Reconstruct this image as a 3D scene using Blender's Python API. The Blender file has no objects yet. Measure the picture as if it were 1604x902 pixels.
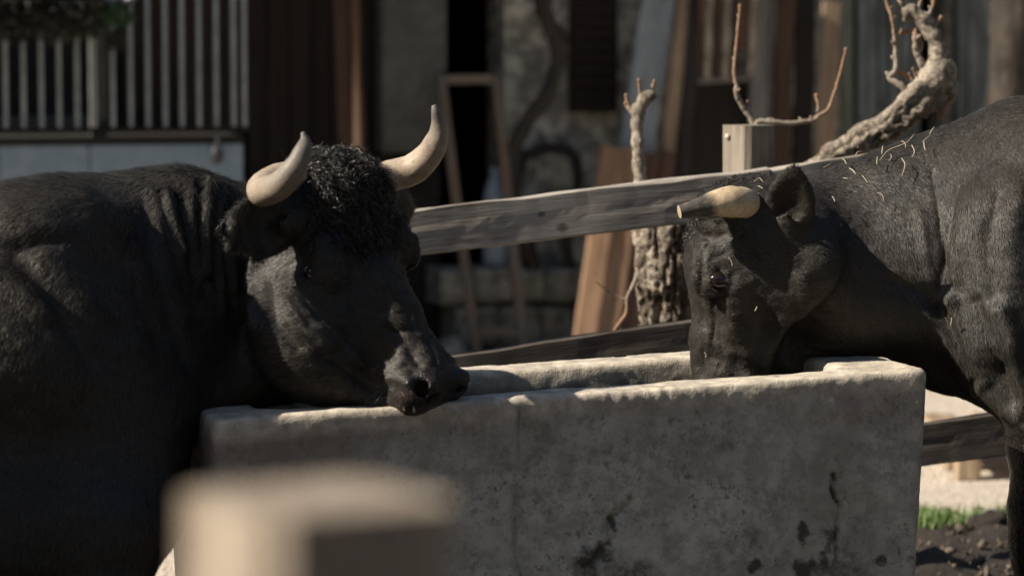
import bpy, math, random
import numpy as np
from mathutils import Vector, Matrix, Quaternion

random.seed(11)
RNG = np.random.default_rng(11)
scene = bpy.context.scene
COL = scene.collection

# ---------------------------------------------------------------- camera
CAM_H = 1.35
F_PX = 4800.0                      # focal length in pixels of a 1604 px wide frame
PITCH = math.atan(391.0 / F_PX)
cam_data = bpy.data.cameras.new("camera")
cam_data.sensor_width = 36.0
cam_data.lens = 36.0 * F_PX / 1604.0
cam_data.clip_start = 0.1
cam_data.clip_end = 600.0
cam_data.dof.use_dof = True
cam_data.dof.focus_distance = 6.2
cam_data.dof.aperture_fstop = (cam_data.lens / 1000.0) / 0.034
cam_data.dof.aperture_blades = 0
cam = bpy.data.objects.new("camera", cam_data)
cam.location = (0, 0, CAM_H)
cam.rotation_euler = (math.pi / 2 - PITCH, 0, 0)
COL.objects.link(cam)
scene.camera = cam

# ---------------------------------------------------------------- daylight
SUN_TO = Vector((-0.78, -0.205, 0.58)).normalized()      # direction towards the sun
sun_elev = math.asin(SUN_TO.z)
sun_az = math.atan2(SUN_TO.x, SUN_TO.y)                 # clockwise from +Y
world = bpy.data.worlds.new("World")
scene.world = world
world.use_nodes = True
wn = world.node_tree.nodes
wl = world.node_tree.links
bg = wn["Background"]
sky = wn.new("ShaderNodeTexSky")
sky.sky_type = 'NISHITA'
sky.sun_disc = False
sky.sun_elevation = sun_elev
sky.sun_rotation = sun_az
wl.new(sky.outputs[0], bg.inputs[0])
bg.inputs[1].default_value = 0.06
sun_data = bpy.data.lights.new("sun", 'SUN')
sun_data.energy = 5.0
sun_data.angle = math.radians(0.5)
sun_data.color = (1.0, 0.90, 0.76)
sun = bpy.data.objects.new("sun", sun_data)
sun.rotation_euler = SUN_TO.to_track_quat('Z', 'Y').to_euler()
sun.location = SUN_TO * 20
COL.objects.link(sun)
scene.view_settings.view_transform = 'Standard'
scene.view_settings.look = 'None'
scene.view_settings.exposure = 0.70
scene.view_settings.gamma = 1.0
scene.cycles.max_bounces = 6
scene.cycles.diffuse_bounces = 3

# ---------------------------------------------------------------- helpers
CP, SP = math.cos(PITCH), math.sin(PITCH)


def P(px, py, Y):
    """World point at distance Y that stands at pixel (px, py) of the 1604 x 902 photograph."""
    u = (px - 802.0) / F_PX
    v = -(py - 451.0) / F_PX
    d = np.array((u, CP + v * SP, -SP + v * CP))
    return d * (Y / d[1]) + np.array((0, 0, CAM_H))


def to_px(p):
    q = np.asarray(p, dtype=float) - np.array((0, 0, CAM_H))
    f = q[..., 1] * CP - q[..., 2] * SP
    up = q[..., 1] * SP + q[..., 2] * CP
    return 802 + F_PX * q[..., 0] / f, 451 - F_PX * up / f


def unit(v):
    v = np.asarray(v, dtype=float)
    return v / np.linalg.norm(v)


def tag(o, label=None, cat=None, group=None, kind=None):
    if label: o['label'] = label
    if cat: o['category'] = cat
    if group: o['group'] = group
    if kind: o['kind'] = kind
    return o


def empty(name, loc, label=None, cat=None, group=None):
    o = bpy.data.objects.new(name, None)
    o.empty_display_size = 0.1
    o.location = tuple(float(c) for c in loc)
    COL.objects.link(o)
    return tag(o, label, cat, group)


def link(name, me, mat=None, parent=None):
    """Link a mesh given in world coordinates; under a parent it keeps its place."""
    o = bpy.data.objects.new(name, me)
    COL.objects.link(o)
    if mat is not None and not me.materials:
        me.materials.append(mat)
    if parent is not None:
        o.parent = parent
        o.matrix_parent_inverse = world_mat(parent).inverted()
    return o


def world_mat(o):
    m = o.matrix_basis.copy()
    if o.parent is not None:
        m = world_mat(o.parent) @ o.matrix_parent_inverse @ m
    return m


def mesh_np(name, verts, faces, smooth=True):
    """Mesh from an n x 3 array and an m x 3 or m x 4 index array (fast path)."""
    verts = np.ascontiguousarray(verts, dtype=np.float32)
    faces = np.ascontiguousarray(faces, dtype=np.int32)
    me = bpy.data.meshes.new(name)
    n, k = faces.shape
    me.vertices.add(len(verts))
    me.vertices.foreach_set("co", verts.ravel())
    me.loops.add(n * k)
    me.loops.foreach_set("vertex_index", faces.ravel())
    me.polygons.add(n)
    me.polygons.foreach_set("loop_start", np.arange(0, n * k, k, dtype=np.int32))
    me.update(calc_edges=True)
    if smooth:
        me.polygons.foreach_set("use_smooth", np.ones(n, dtype=bool))
    me.validate()
    return me


def mesh_py(name, verts, faces, smooth=False):
    me = bpy.data.meshes.new(name)
    me.from_pydata([tuple(float(c) for c in v) for v in verts], [], faces)
    me.update()
    if smooth:
        for p in me.polygons: p.use_smooth = True
    return me


def point_attr(me, name, vals):
    a = me.attributes.new(name, 'FLOAT', 'POINT')
    a.data.foreach_set("value", np.ascontiguousarray(vals, dtype=np.float32))


# ---- value noise on arrays of points
def _hash(i, j, k, s):
    n = (i * 374761393 + j * 668265263 + k * 2147483647 + s * 974711) & 0x7fffffff
    n = ((n ^ (n >> 13)) * 1274126177) & 0x7fffffff
    n = (n ^ (n >> 16)) & 0xffff
    return n / 65535.0


def noise3(p, scale, seed=0):
    q = np.asarray(p, dtype=np.float64) * scale
    f = np.floor(q)
    t = q - f
    t = t * t * (3 - 2 * t)
    i, j, k = (f[..., a].astype(np.int64) for a in range(3))
    r = 0
    for a in (0, 1):
        wa = t[..., 0] if a else 1 - t[..., 0]
        for b in (0, 1):
            wb = t[..., 1] if b else 1 - t[..., 1]
            for c in (0, 1):
                wc = t[..., 2] if c else 1 - t[..., 2]
                r = r + wa * wb * wc * _hash(i + a, j + b, k + c, seed)
    return r * 2 - 1


def fbm(p, scale, seed=0, octs=3):
    r, a = 0, 1.0
    for o in range(octs):
        r = r + a * noise3(p, scale * 2 ** o, seed + 17 * o)
        a *= 0.5
    return r


# ---- signed distance sculpting on a rectilinear grid
class Sculpt:
    def __init__(self, xs, ys, zs):
        self.xs, self.ys, self.zs = (np.asarray(a, dtype=np.float32) for a in (xs, ys, zs))
        self.D = np.full((len(xs), len(ys), len(zs)), 1.0, dtype=np.float32)

    def box(self, lo, hi):
        s = []
        for a, l, h in ((self.xs, lo[0], hi[0]), (self.ys, lo[1], hi[1]), (self.zs, lo[2], hi[2])):
            i0 = int(np.searchsorted(a, l)); i1 = int(np.searchsorted(a, h))
            if i1 <= i0: return None
            s.append(slice(i0, i1))
        X = self.xs[s[0]][:, None, None]; Y = self.ys[s[1]][None, :, None]; Z = self.zs[s[2]][None, None, :]
        return tuple(s), X, Y, Z

    def mix(self, s, d, k, op):
        a = self.D[s]
        if op == 'add':
            h = np.maximum(k - np.abs(a - d), 0) / k
            self.D[s] = np.minimum(a, d) - h * h * (k * 0.25)
        else:
            h = np.maximum(k - np.abs(a + d), 0) / k
            self.D[s] = np.maximum(a, -d) + h * h * (k * 0.25)

    def cone(self, a, ra, b, rb, k=0.03, op='add', flat=None):
        """Rounded cone from a to b; flat = (direction, factor) squeezes it along a direction (factor > 1 is thinner)."""
        a = np.asarray(a, dtype=np.float32); b = np.asarray(b, dtype=np.float32)
        m = max(ra, rb) + k + 0.012
        g = self.box(np.minimum(a, b) - m, np.maximum(a, b) + m)
        if g is None: return
        s, X, Y, Z = g
        ab = b - a
        L2 = float(ab @ ab) + 1e-9
        px, py, pz = X - a[0], Y - a[1], Z - a[2]
        t = np.clip((px * ab[0] + py * ab[1] + pz * ab[2]) / L2, 0, 1)
        dx, dy, dz = px - t * ab[0], py - t * ab[1], pz - t * ab[2]
        if flat is not None:
            n = unit(flat[0]).astype(np.float32); f = flat[1] - 1
            c = (dx * n[0] + dy * n[1] + dz * n[2]) * f
            dx = dx + c * n[0]; dy = dy + c * n[1]; dz = dz + c * n[2]
        d = np.sqrt(dx * dx + dy * dy + dz * dz) - (ra + t * (rb - ra))
        self.mix(s, d, k, op)

    def ball(self, c, r, k=0.03, op='add'):
        self.cone(c, r, np.asarray(c) + 1e-4, r, k, op)

    def egg(self, c, R, r, k=0.03, op='add'):
        """Ellipsoid at c, axes = columns of R, radii r."""
        c = np.asarray(c, dtype=np.float32); R = np.asarray(R, dtype=np.float32); r = np.asarray(r, dtype=np.float32)
        ext = np.sqrt(((R * r[None, :]) ** 2).sum(axis=1)) + k + 0.012
        g = self.box(c - ext, c + ext)
        if g is None: return
        s, X, Y, Z = g
        px, py, pz = X - c[0], Y - c[1], Z - c[2]
        k0 = 0; k1 = 0
        for i in range(3):
            q = (px * R[0, i] + py * R[1, i] + pz * R[2, i]) / r[i]
            k0 = k0 + q * q
            q = q / r[i]
            k1 = k1 + q * q
        k0 = np.sqrt(k0); k1 = np.sqrt(k1) + 1e-6
        self.mix(s, k0 * (k0 - 1) / k1, k, op)

    def chain(self, pts, k=0.03, op='add', flat=None):
        for p, q in zip(pts[:-1], pts[1:]):
            self.cone(p[0], p[1], q[0], q[1], k, op, flat)

    def mesh(self):
        """Surface nets."""
        D = self.D
        neg = D < 0
        c = np.zeros(tuple(n - 1 for n in D.shape), dtype=np.int8)
        for a in (0, 1):
            for b in (0, 1):
                for d in (0, 1):
                    c += neg[a:a + c.shape[0], b:b + c.shape[1], d:d + c.shape[2]]
        act = (c > 0) & (c < 8)
        I, J, K = np.nonzero(act)
        idx = np.full(act.shape, -1, dtype=np.int32)
        idx[I, J, K] = np.arange(len(I), dtype=np.int32)
        pos = np.zeros((len(I), 3)); cnt = np.zeros(len(I))
        ax = (self.xs, self.ys, self.zs)
        for axis in range(3):
            o = [b for b in range(3) if b != axis]
            for u in (0, 1):
                for v in (0, 1):
                    off0 = [0, 0, 0]; off0[o[0]] = u; off0[o[1]] = v
                    off1 = list(off0); off1[axis] = 1
                    d0 = D[I + off0[0], J + off0[1], K + off0[2]]
                    d1 = D[I + off1[0], J + off1[1], K + off1[2]]
                    cr = (d0 < 0) != (d1 < 0)
                    t = np.where(cr, d0 / np.where(cr, d0 - d1, 1), 0)
                    ii = (I, J, K)
                    for b in range(3):
                        g = ax[b][ii[b] + off0[b]].astype(float)
                        if b == axis:
                            g = g + t * (ax[b][ii[b] + 1] - ax[b][ii[b]])
                        pos[:, b] += np.where(cr, g, 0)
                    cnt += cr
        pos /= cnt[:, None]
        quads = []
        for axis in range(3):
            sl0 = [slice(None)] * 3; sl1 = [slice(None)] * 3
            sl0[axis] = slice(0, -1); sl1[axis] = slice(1, None)
            a0 = neg[tuple(sl0)]; a1 = neg[tuple(sl1)]
            ch = a0 != a1
            o = [(axis + 1) % 3, (axis + 2) % 3]
            inner = [slice(None)] * 3
            for b in o: inner[b] = slice(1, -1)
            E = np.argwhere(ch[tuple(inner)])
            if not len(E): continue
            for b in o: E[:, b] += 1
            out_dir = a0[E[:, 0], E[:, 1], E[:, 2]]
            def cell(du, dv):
                q = E.copy(); q[:, o[0]] -= du; q[:, o[1]] -= dv
                return idx[q[:, 0], q[:, 1], q[:, 2]]
            f = np.stack([cell(1, 1), cell(0, 1), cell(0, 0), cell(1, 0)], axis=1)
            f[~out_dir] = f[~out_dir][:, ::-1]
            quads.append(f)
        F = np.concatenate(quads)
        return pos, F[(F >= 0).all(axis=1)]


def vert_normals(v, f):
    a, b, c, d = (v[f[:, i]] for i in range(4))
    n = np.cross(c - a, d - b)
    out = np.zeros_like(v)
    for i in range(4):
        for ax in range(3):
            out[:, ax] += np.bincount(f[:, i], weights=n[:, ax], minlength=len(v))
    return out / (np.linalg.norm(out, axis=1, keepdims=True) + 1e-12)


def smooth_verts(v, f, it=2, w=0.5):
    n = np.zeros(len(v))
    for i in range(4): n += np.bincount(f[:, i], minlength=len(v)) * 2
    n = np.maximum(n, 1)
    for _ in range(it):
        s = np.zeros_like(v)
        for i in range(4):
            p = v[f[:, (i - 1) % 4]] + v[f[:, (i + 1) % 4]]
            for ax in range(3):
                s[:, ax] += np.bincount(f[:, i], weights=p[:, ax], minlength=len(v))
        v = v + w * (s / n[:, None] - v)
    return v


def stroke_field(px, py, pts, w, soft_end=True):
    """Gaussian falloff from a polyline laid over the near side of a form; (px, py) are the points' picture coordinates."""
    d = np.full(px.shape, 1e9)
    for (x0, y0), (x1, y1) in zip(pts[:-1], pts[1:]):
        dx, dy = x1 - x0, y1 - y0
        t = np.clip(((px - x0) * dx + (py - y0) * dy) / (dx * dx + dy * dy + 1e-9), 0, 1)
        d = np.minimum(d, np.hypot(px - x0 - t * dx, py - y0 - t * dy))
    return np.exp(-(d / w) ** 2)


def tube(path, radii, seg=10, cap=True, noise=0.0, seed=0, flat_end=False):
    """Swept round tube through a smooth path (Catmull-Rom), radius per point."""
    path = np.asarray(path, dtype=float); radii = np.asarray(radii, dtype=float)
    n = len(path)
    ext = np.vstack([2 * path[0] - path[1], path, 2 * path[-1] - path[-2]])
    pts, rad = [], []
    for i in range(n - 1):
        p0, p1, p2, p3 = ext[i:i + 4]
        L = np.linalg.norm(p2 - p1)
        m = max(3, min(14, int(L / max(0.35 * max(radii[i], radii[i + 1]), 0.002))))
        for t in np.linspace(0, 1, m, endpoint=False):
            pts.append(0.5 * (2 * p1 + (p2 - p0) * t + (2 * p0 - 5 * p1 + 4 * p2 - p3) * t ** 2 + (3 * p1 - p0 - 3 * p2 + p3) * t ** 3))
            rad.append(radii[i] + (radii[i + 1] - radii[i]) * t)
    pts.append(path[-1]); rad.append(radii[-1])
    pts = np.array(pts); rad = np.array(rad)
    tan = np.gradient(pts, axis=0); tan /= np.linalg.norm(tan, axis=1, keepdims=True) + 1e-12
    ref = np.array((0.13, 0.98, 0.1))
    if abs(tan[0] @ ref) > 0.9: ref = np.array((1.0, 0.1, 0.05))
    u = np.cross(tan[0], ref); u /= np.linalg.norm(u)
    V = []
    for i in range(len(pts)):
        u = u - tan[i] * (u @ tan[i]); u /= np.linalg.norm(u)
        w = np.cross(tan[i], u)
        for s in range(seg):
            a = 2 * math.pi * s / seg
            V.append(pts[i] + rad[i] * (math.cos(a) * u + math.sin(a) * w))
    V = np.array(V)
    if noise:
        c = np.repeat(pts, seg, axis=0)
        d = V - c
        V = c + d * (1 + noise * fbm(V, 1.1 / max(rad.max(), 1e-4), seed))[:, None]
    F = []
    for i in range(len(pts) - 1):
        for s in range(seg):
            F.append((i * seg + s, i * seg + (s + 1) % seg, (i + 1) * seg + (s + 1) % seg, (i + 1) * seg + s))
    V = list(V)
    if cap:
        for ring, back in ((0, True), (len(pts) - 1, False)):
            V.append(pts[ring]); ci = len(V) - 1
            for s in range(seg):
                e = (ring * seg + s, ring * seg + (s + 1) % seg, ci)
                F.append(e[::-1] if back else e)
    frac = list(np.repeat(np.linspace(0, 1, len(pts)), seg)) + ([0.0, 1.0] if cap else [])
    return V, F, frac


def join_geo(parts):
    V, F, T = [], [], []
    for p in parts:
        o = len(V)
        V += [tuple(v) for v in p[0]]
        F += [tuple(i + o for i in f) for f in p[1]]
        T += list(p[2]) if len(p) > 2 else [0.0] * len(p[0])
    return V, F, T


# ---- materials
def new_mat(name):
    m = bpy.data.materials.new(name)
    m.use_nodes = True
    nt = m.node_tree
    return m, nt, nt.nodes["Principled BSDF"]


class NT:
    """Small helper for node trees."""
    def __init__(self, nt): self.nt = nt

    def n(self, t, **kw):
        nd = self.nt.nodes.new(t)
        for k, v in kw.items():
            if k.startswith("i_"):
                nd.inputs[k[2:].replace("_", " ")].default_value = v
            else:
                setattr(nd, k, v)
        return nd

    def l(self, a, b): self.nt.links.new(a, b)

    def coord(self, kind="Object", scale=(1, 1, 1)):
        tc = self.n("ShaderNodeTexCoord")
        mp = self.n("ShaderNodeMapping")
        mp.inputs["Scale"].default_value = scale
        self.l(tc.outputs[kind], mp.inputs["Vector"])
        return mp.outputs[0]

    def noise(self, vec, scale, detail=5, rough=0.6, dist=0.0):
        nd = self.n("ShaderNodeTexNoise")
        nd.inputs["Scale"].default_value = scale
        nd.inputs["Detail"].default_value = detail
        nd.inputs["Roughness"].default_value = rough
        nd.inputs["Distortion"].default_value = dist
        self.l(vec, nd.inputs["Vector"])
        return nd.outputs["Fac"]

    def ramp(self, fac, stops):
        nd = self.n("ShaderNodeValToRGB")
        el = nd.color_ramp.elements
        while len(el) < len(stops): el.new(0.5)
        for e, (p, c) in zip(el, stops):
            e.position = p
            e.color = (c, c, c, 1) if isinstance(c, (int, float)) else (*c, 1)
        self.l(fac, nd.inputs[0])
        return nd.outputs[0]

    def mix(self, fac, a, b, mode='MIX'):
        nd = self.n("ShaderNodeMix", data_type='RGBA', blend_type=mode)
        for sock, v in ((nd.inputs[0], fac), (nd.inputs[6], a), (nd.inputs[7], b)):
            if isinstance(v, (int, float)): sock.default_value = v if sock is nd.inputs[0] else (v, v, v, 1)
            elif isinstance(v, tuple): sock.default_value = (*v, 1)
            else: self.l(v, sock)
        return nd.outputs[2]

    def math(self, op, a, b=0.0):
        nd = self.n("ShaderNodeMath", operation=op)
        for sock, v in zip(nd.inputs, (a, b)):
            if isinstance(v, (int, float)): sock.default_value = v
            else: self.l(v, sock)
        return nd.outputs[0]

    def attr(self, name):
        return self.n("ShaderNodeAttribute", attribute_name=name).outputs["Fac"]

    def rand(self):
        return self.n("ShaderNodeObjectInfo").outputs["Random"]

    def bump(self, h, strength, dist, bsdf, prev=None):
        nd = self.n("ShaderNodeBump")
        nd.inputs["Strength"].default_value = strength
        nd.inputs["Distance"].default_value = dist
        self.l(h, nd.inputs["Height"])
        if prev is not None: self.l(prev, nd.inputs["Normal"])
        self.l(nd.outputs[0], bsdf.inputs["Normal"])
        return nd.outputs[0]


def wood_mat(name, base, dark, rough=0.8, grain=1.0, vary=0.25, weather=None):
    """Sawn timber, grain along the object's X axis."""
    m, nt, b = new_mat(name)
    k = NT(nt)
    v = k.coord("Object", (1, 1, 1))
    off = k.n("ShaderNodeVectorMath", operation='ADD')
    sc = k.math('MULTIPLY', k.rand(), 37.0)
    k.l(v, off.inputs[0]); k.l(sc, off.inputs[1])
    st = k.n("ShaderNodeMapping"); st.inputs["Scale"].default_value = (2.2 * grain, 42 * grain, 42 * grain)
    k.l(off.outputs[0], st.inputs["Vector"])
    g = k.noise(st.outputs[0], 1.0, 6, 0.7, 0.6)
    st2 = k.n("ShaderNodeMapping"); st2.inputs["Scale"].default_value = (7 * grain, 190 * grain, 190 * grain)
    k.l(off.outputs[0], st2.inputs["Vector"])
    g2 = k.noise(st2.outputs[0], 1.0, 3, 0.7, 0.2)
    big = k.noise(off.outputs[0], 3.5, 4, 0.6)
    c = k.mix(k.ramp(g, [(0.36, 0.0), (0.62, 1.0)]), dark, base)
    c = k.mix(k.ramp(g2, [(0.40, 0.55), (0.56, 0.0)]), c, tuple(x * 0.45 for x in dark))
    if weather: c = k.mix(k.ramp(big, [(0.42, 0.0), (0.66, 0.85)]), c, weather)
    vr = k.n("ShaderNodeHueSaturation")
    k.l(k.math('ADD', k.math('MULTIPLY', k.rand(), vary), 1 - vary * 0.5), vr.inputs["Value"])
    k.l(c, vr.inputs["Color"])
    k.l(vr.outputs[0], b.inputs["Base Color"])
    b.inputs["Roughness"].default_value = rough
    b.inputs["Specular IOR Level"].default_value = 0.25
    h = k.math('ADD', g, k.math('MULTIPLY', g2, 0.6))
    k.bump(h, 0.7, 0.004, b)
    return m

# ---------------------------------------------------------------- trough (sculpted concrete)
T_A = math.radians(16.0)
T_U = np.array((math.cos(T_A), math.sin(T_A), 0.0))        # along the front
T_V = np.array((-math.sin(T_A), math.cos(T_A), 0.0))       # towards the back
T_P0 = P(335, 658, 5.60)
T_P1 = P(1455, 577, 5.99)
T_LEN = float((T_P1 - T_P0) @ T_U)
T_W, T_T = 0.565, 0.115
T_SL = (T_P1[2] - T_P0[2]) / T_LEN


def make_trough():
    # local grid: u along, v depth, z up; turned to world afterwards
    h = 0.0062
    us = np.arange(-0.10, T_LEN + 0.10, h); vs = np.arange(-0.10, T_W + 0.10, h); zs = np.arange(-0.06, 0.86, h)
    S = Sculpt(us, vs, zs)
    U = S.xs[:, None, None]; V = S.ys[None, :, None]; Z = S.zs[None, None, :]
    top = T_P0[2] + T_SL * U
    drop = top - Z                                       # below the rim
    tap = np.clip(drop, 0, 1) * 0.030
    def rbox(u0, u1, v0, v1, r, zt, zb):
        cu, cv = (u0 + u1) / 2, (v0 + v1) / 2
        qx = np.abs(U - cu) - ((u1 - u0) / 2 - tap - r)
        qy = np.abs(V - cv) - ((v1 - v0) / 2 - tap - r)
        qz = np.maximum(Z - (zt - r), (zb + r) - Z)
        return np.sqrt(np.maximum(qx, 0) ** 2 + np.maximum(qy, 0) ** 2 + np.maximum(qz, 0) ** 2) + np.minimum(np.maximum(np.maximum(qx, qy), qz), 0) - r
    o = rbox(0, T_LEN, 0, T_W, 0.013, top, -0.04)
    tap = -np.clip(drop, 0, 1) * 0.05 * -1.0
    t = T_T
    qin = rbox(t, T_LEN - .140, t * 0.92, T_W - t, 0.05, top + 0.2, top - 0.40)
    k = 0.018
    hh = np.maximum(k - np.abs(o + qin), 0) / k
    S.D = (np.maximum(o, -qin) + hh * hh * k * 0.25).astype(np.float32)
    v, f = S.mesh()
    v = smooth_verts(v, f, 1, 0.4)
    n = vert_normals(v, f)
    w = T_P0 + v[:, :1] * T_U + v[:, 1:2] * T_V
    w[:, 2] = v[:, 2]
    nw = n[:, :1] * T_U + n[:, 1:2] * T_V
    nw[:, 2] = n[:, 2]
    px, py = to_px(w)
    front = np.clip(-n[:, 1] * 2, 0, 1) * (v[:, 1] < 0.1)
    disp = 0.0022 * fbm(v, 6.0, 3) + 0.0012 * fbm(v, 30.0, 5)
    # worn rim: chips and knocks along the edges
    topv = T_P0[2] + T_SL * v[:, 0]
    rim = np.exp(-((topv - v[:, 2]) / 0.018) ** 2)
    chip = np.clip(fbm(v * np.array((1, .6, .4)), 30.0, 9) - 0.45, 0, 1)
    worn = .25 + np.exp(-((px - 1215) / 60) ** 2) + .5 * np.exp(-((px - 1010) / 40) ** 2)
    disp -= rim * chip * 0.016 * worn
    disp += rim * 0.0012 * fbm(v, 7.0, 21)
    # pits
    pit = np.clip(noise3(v, 62.0, 31) - 0.52, 0, 1) * np.clip(fbm(v, 6.0, 33) + 0.4, 0, 1)
    disp -= front * pit * 0.010
    # cracks and a broken-out edge near the ground
    crack1 = stroke_field(px, py, [(813, 640), (812, 700), (808, 790), (806, 870), (818, 905)], 2.8)
    crack2 = stroke_field(px + 5 * fbm(v, 30.0, 51), py, [(1302, 742), (1305, 765), (1313, 790), (1310, 830), (1312, 860), (1306, 900)], 4.0)
    crack3 = stroke_field(px + 6 * fbm(v, 30.0, 53), py, [(985, 780), (965, 805), (948, 830), (955, 850), (930, 870), (915, 910)], 4.5)
    disp -= front * (crack1 * 0.006 + crack2 * 0.013 + crack3 * 0.012)
    w = w + nw * disp[:, None]
    me = mesh_np("trough", w, f)
    dark = front * np.clip(crack1 * 0.45 * np.clip(.6 + 1.2 * fbm(v, 9.0, 55), 0, 1) + np.clip(crack2 * 1.1, 0, 1) * np.clip(.75 + .9 * fbm(v, 24.0, 57), .15, 1) + np.clip(crack3 * 1.1, 0, 1) * np.clip(.75 + .9 * fbm(v, 24.0, 59), .15, 1), 0, 1)
    wob = 8 * fbm(v, 26.0, 41) + 7 * fbm(v, 80.0, 43, 2)
    wx, wz = fbm(v, 21.0, 45, 3), fbm(v, 19.0, 47, 3)
    def blob(cx, cy, r, a=1.0, sy=1.0):
        d = np.hypot(px - cx + 9 * wx, (py - cy + 11 * wz) / sy) + 1.3 * wob * min(1, r / 12)
        return a * np.clip(1.5 - d / r, 0, 1)
    for cx, cy, r, a, sy in ((1253, 826, 8, 1, 1.3), (1181, 884, 8, 1, 1), (1262, 888, 15, .95, 1), (1375, 878, 12, .8, .8), (938, 865, 24, .9, .8), (925, 885, 24, .85, 1),
                             (958, 818, 8, .9, 1.9), (990, 905, 34, .6, .7), (1330, 890, 34, .55, .8), (1300, 850, 14, .7, 1.4), (1292, 880, 16, .8, 1),
                             (1075, 735, 11, .35, 2.2)):
        dark = np.maximum(dark, front * blob(cx, cy, r, a, sy))
    point_attr(me, "dirt", np.clip(dark, 0, 1))
    point_attr(me, "below", np.clip(topv - v[:, 2], 0, 1))
    inside = ((v[:, 1] > 0.09) & (v[:, 1] < T_W - 0.05) & (v[:, 0] > 0.05) & (v[:, 0] < T_LEN - 0.05)).astype(float)
    point_attr(me, "inside", inside)
    m, nt, b = new_mat("old_concrete")
    k = NT(nt)
    c0 = k.coord("Object")
    n1 = k.noise(c0, 4.5, 6, 0.62, 0.3)
    n2 = k.noise(c0, 22.0, 6, 0.7)
    n3 = k.noise(c0, 90.0, 4, 0.75)
    col = k.mix(k.ramp(n1, [(0.35, 0.0), (0.65, 1.0)]), (0.45, 0.425, 0.36), (0.60, 0.57, 0.50))
    col = k.mix(k.ramp(n2, [(0.42, 0.6), (0.58, 0.0)]), col, (0.27, 0.255, 0.215))
    # speckled lichen and pits in patches
    patch = k.ramp(k.noise(c0, 5.5, 4, 0.6, 0.5), [(0.44, 0.0), (0.62, 1.0)])
    spk = k.ramp(k.noise(c0, 75.0, 5, 0.72), [(0.56, 0.0), (0.62, 0.7)])
    col = k.mix(k.math('MULTIPLY', patch, spk), col, (0.085, 0.08, 0.07))
    # pale drip marks running down
    st = k.coord("Object", (26, 26, 2.2))
    drip = k.ramp(k.noise(st, 1.0, 4, 0.6), [(0.54, 0.0), (0.70, 0.5)])
    col = k.mix(drip, col, (0.50, 0.47, 0.42))
    # broad cloudy stains, browner and greyer
    cl = k.noise(k.coord("Object", (1, 1, .55)), 2.6, 7, .68, .8)
    col = k.mix(k.ramp(cl, [(.36, .55), (.50, 0.)]), col, (0.27, 0.225, 0.18))
    col = k.mix(k.ramp(cl, [(.54, 0.), (.70, .5)]), col, (0.52, 0.51, 0.47))
    fl = k.ramp(k.noise(c0, 38.0, 6, .75, .4), [(.51, 0.), (.59, .4)])
    col = k.mix(k.math('MULTIPLY', fl, k.ramp(k.noise(c0, 8.0, 3, .6), [(.42, 0.), (.55, 1.)])), col, (0.13, 0.12, 0.10))
    below = k.attr("below")
    band = k.ramp(k.math('ADD', below, k.math('MULTIPLY', n1, 0.10)), [(0.055, 0.0), (0.085, 0.62), (0.16, 0.35), (0.24, 0.0)])
    col = k.mix(k.math('MULTIPLY', band, k.ramp(k.noise(c0, 3.0, 4, .6), [(.35, .25), (.6, 1.)])), col, (0.20, 0.155, 0.125))
    rimc = k.ramp(below, [(0.0, 1.0), (0.03, 0.8), (0.05, 0.0)])
    col = k.mix(rimc, col, k.mix(k.ramp(n2, [(.4, 0.), (.62, 1.)]), (0.36, 0.32, 0.26), (0.62, 0.55, 0.44)))
    # moss inside
    ins = k.math('MULTIPLY', k.attr("inside"), k.ramp(below, [(0.03, 0.0), (0.06, 1.0)]))
    moss = k.ramp(k.noise(k.coord("Object", (1, 1, .45)), 15.0, 5, 0.68), [(0.40, 0.0), (0.53, 1.0)])
    col = k.mix(k.math('MULTIPLY', ins, k.math('MULTIPLY', moss, 0.9)), col, (0.035, 0.042, 0.016))
    edge = k.math('MULTIPLY', k.math('ADD', k.attr("dirt"), k.math('MULTIPLY', k.math('SUBTRACT', n3, 0.5), 1.1)), 1.0)
    dirt = k.math('MULTIPLY', k.ramp(edge, [(0.20, 0.0), (0.80, 1.0)]), k.ramp(k.attr("dirt"), [(0.02, 0.0), (0.15, 1.0)]))
    col = k.mix(k.math('MULTIPLY', dirt, .85), col, (0.040, 0.036, 0.026))
    k.l(col, b.inputs["Base Color"])
    b.inputs["Roughness"].default_value = 0.9
    b.inputs["Specular IOR Level"].default_value = 0.2
    h = k.math('ADD', k.math('MULTIPLY', n3, 0.6), n2)
    k.bump(h, 0.55, 0.006, b)
    root = empty("water_trough", T_P0 * np.array((1, 1, 0)), "long weathered concrete water trough with stained cracked front and mossy inside", "trough")
    link("basin", me, m, root)
    # water
    m2, nt2, b2 = new_mat("trough_water")
    b2.inputs["Base Color"].default_value = (0.02, 0.024, 0.018, 1)
    b2.inputs["Roughness"].default_value = 0.05
    q = []
    for uu, vv in ((t, t), (T_LEN - t, t), (T_LEN - t, T_W - t), (t, T_W - t)):
        p = T_P0 + uu * T_U + vv * T_V
        q.append((p[0], p[1], 0.44))
    tag(link("water", mesh_py("water", q, [(0, 1, 2, 3)]), m2, root), kind="stuff")
    return root


make_trough()

# ---------------------------------------------------------------- cattle
def axis(lo, hi, flo, fhi, h, H):
    a = list(np.arange(lo, flo, H)) + list(np.arange(flo, fhi, h)) + list(np.arange(fhi, hi, H))
    return np.array(a)


def frame3(x, y):
    x = unit(x); y = np.asarray(y, float); y = unit(y - x * (x @ y)); z = np.cross(x, y)
    return np.stack([x, y, z], axis=1)


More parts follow.
